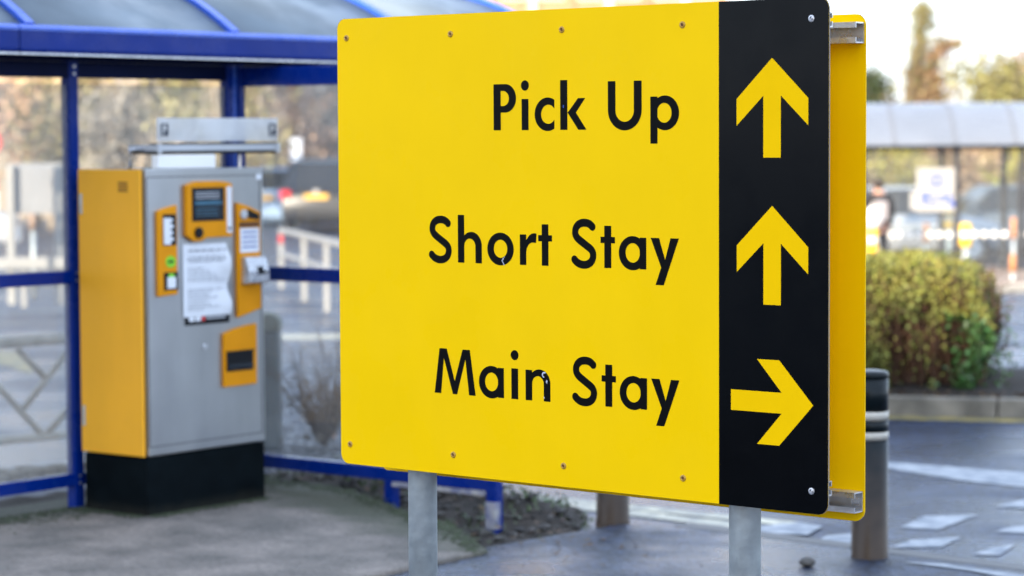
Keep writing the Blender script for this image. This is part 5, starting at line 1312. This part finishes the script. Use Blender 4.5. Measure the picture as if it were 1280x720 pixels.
# trees against the sky
q = dp(1096, 100, 72); tree('dark evergreen tree beside the yellow sign edge above the far shelter roof', q.x, 72, 4.0, .75, 'leafdark', 71, n=3600, size=.09, z=-.6, clump=.26, start=.35, nb=14, group='trees against the sky')
q = dp(1150, 100, 70)
def ivy_tree():
    rng = random.Random(77); x, y, z = q.x, 70, -.6; root = thing('ivy_tree', 'tall bare ivy clad tree trunk with a broken side limb against the sky', 'tree', (x, y, z), 'trees against the sky'); mb = MB()
    t1 = [dp(1140, 135, 70), dp(1143, 90, 70), dp(1150, 50, 70), dp(1152, 22, 70), dp(1155, 4, 70)]; base = Vector((t1[0].x, 70, z))
    t2 = [dp(1150, 132, 70), dp(1160, 95, 70), dp(1168, 70, 70), dp(1180, 58, 70), dp(1196, 54, 70)]; t3 = [dp(1172, 128, 70), dp(1170, 105, 70), dp(1163, 88, 70)]
    mb.tube([base] + t1, [.42, .26, .20, .15, .10, .04], 10); mb.tube([base + Vector((.3, 0, 0))] + t2, [.3, .24, .22, .16, .10, .03], 9); mb.tube([base + Vector((.6, 0, 0))] + t3, [.18, .15, .12, .05], 8)
    for e in (dp(1140, 14, 70), dp(1163, 22, 70)): mb.tube([t1[3], e], [.05, .015], 5)
    tw = []
    for _ in range(70):
        s = rng.choice(t1 + t2 + t3); e = s + Vector((rng.uniform(-1, 1), rng.uniform(-.6, .6), rng.uniform(-.1, 1.0))) * .75; mb.tube([s, s.lerp(e, .5) + Vector((0, 0, rng.uniform(-.06, .06))), e], [.025, .014, .005], 4, caps=False); tw.append(e)
        for _ in range(2): f = e + Vector((rng.uniform(-.4, .4), 0, rng.uniform(-.1, .4))); mb.tube([e.lerp(s, .3), f], [.01, .004], 3, caps=False); tw.append(f)
    hang(mb.build('trunk', 'bark', recalc=False), root)
    def cloud(path, r0, r1, n):
        out = []
        for _ in range(n):
            f = rng.random() * (len(path) - 1); i = int(f); p_ = path[i].lerp(path[i + 1], f - i); r = (r0 + (r1 - r0) * f / (len(path) - 1)) * rng.random() ** .5 * (1 + .35 * math.sin(f * 9)); a = rng.uniform(0, 6.28)
            out.append((p_.x + r * math.cos(a), p_.y + r * math.sin(a), p_.z + rng.gauss(0, .06)))
        return out
    o = leaf_mesh('ivy', cloud([base.lerp(t1[0], .5)] + t1, .72, .26, 2900) + [tuple(e + Vector((rng.gauss(0, .12), rng.gauss(0, .1), rng.gauss(0, .12)))) for e in tw for _ in range(5)], .05, 'ivyolive', rng, root=root); o['label'] = 'olive ivy on the upright trunk'
    o = leaf_mesh('ivy', cloud([base.lerp(t2[0], .5)] + t2, .70, .24, 1900) + cloud(t3, .6, .35, 800) + [tuple(e + Vector((rng.gauss(0, .12), rng.gauss(0, .1), rng.gauss(0, .12)))) for e in tw for _ in range(3)], .05, 'russetdark', rng, root=root); o['label'] = 'russet growth on the side limb'
ivy_tree()
q = dp(1246, 110, 68); tree('bushy olive tree above the far shelter roof at the frame edge', q.x, 68, 3.9, 1.15, 'ivyolive', 81, n=5200, size=.08, z=-.6, clump=.34, start=.3, nb=14, group='trees against the sky')
q = dp(1290, 110, 70); tree('tan tree beside the bushy olive tree at the frame edge', q.x, 70, 4.3, 1.1, 'russetdark', 82, n=3600, size=.08, z=-.6, clump=.32, start=.3, nb=14, group='trees against the sky')
q = dp(1205, 120, 74); tree('small sparse russet tree between the ivy clad trunk and the olive tree', q.x, 74, 3.2, .7, 'russetdark', 83, n=1500, size=.05, z=-.6, clump=.42, start=.4, nb=14, group='trees against the sky')

# brick building over the top edge of the sign
def brick_building():
    y = 82.0; x0, x1 = dp(570, 0, y).x, dp(905, 0, y).x; z0, z1 = -1.0, 9.5
    root = thing('brick_building', 'brown brick building with cream bands glimpsed above the yellow sign', 'building', ((x0 + x1) / 2, y, z0))
    hang(MB().box(((x0 + x1) / 2, y + 4, (z0 + z1) / 2), ((x1 - x0) / 2, 4, (z1 - z0) / 2)).build('wall', 'brick'), root)
    for z in (2.6, 5.35, 8.1): hang(MB().box(((x0 + x1) / 2, y - .03, z), ((x1 - x0) / 2 + .05, .06, .16)).build('stone_band', 'creamwall'), root)
    hang(MB().prism([(-.3, 0), (8.3, 0), (4, 2.2)], (x0 - .2, y, z1), Vector((0, 1, 0)), Z3, (x1 - x0 + .4, 0, 0)).build('roof', 'post_dark'), root)
    n = 7
    for zc in (1.2, 3.95, 6.7):
        for i in range(n):
            x = x0 + (x1 - x0) * (i + .5) / n; w = hang(MB().box((x, y - .02, zc), (.42, .05, .72)).build('window', 'creamwall'), root)
            g = MB().box((x, y - .075, zc), (.33, .008, .62)).build('pane', 'carglass'); g.parent = w
    for i in range(n + 1):
        hang(MB().box((x0 + (x1 - x0) * i / n, y - .045, (z0 + z1) / 2), (.13, .05, (z1 - z0) / 2)).build('pilaster', 'creamwall' if i % 2 == 0 else 'brick'), root)
brick_building()

# unseen building added behind the camera, sized to shade the whole foreground
def shade_block():
    d = Vector((-.5, -.8660, 0)); u = Vector((-d.y, d.x, 0)); D = 46.0; H = 22.8; Wd = 15.0; off = -5.0
    c = d * (D + 7) + u * off; root = thing('shade_building', 'tall brown unseen building behind the viewpoint, added to shade the foreground', 'building', (c.x, c.y, 0))
    ax = (u, d, Z3)
    hang(MB().box((c.x, c.y, H / 2), (Wd, 7, H / 2), ax).build('wall', mat('terminal brick', (.16, .125, .10), .85, vary=.2, scale=.6)), root)
    for k in range(6):
        for i in range(6):
            p = d * (D - .05) + u * (off - Wd + Wd * 2 * (i + .5) / 6); hang(MB().box((p.x, p.y, 2.4 + 3.6 * k), (2.5, .06, 1.1), ax).build('window', 'carglass'), root)
shade_block()
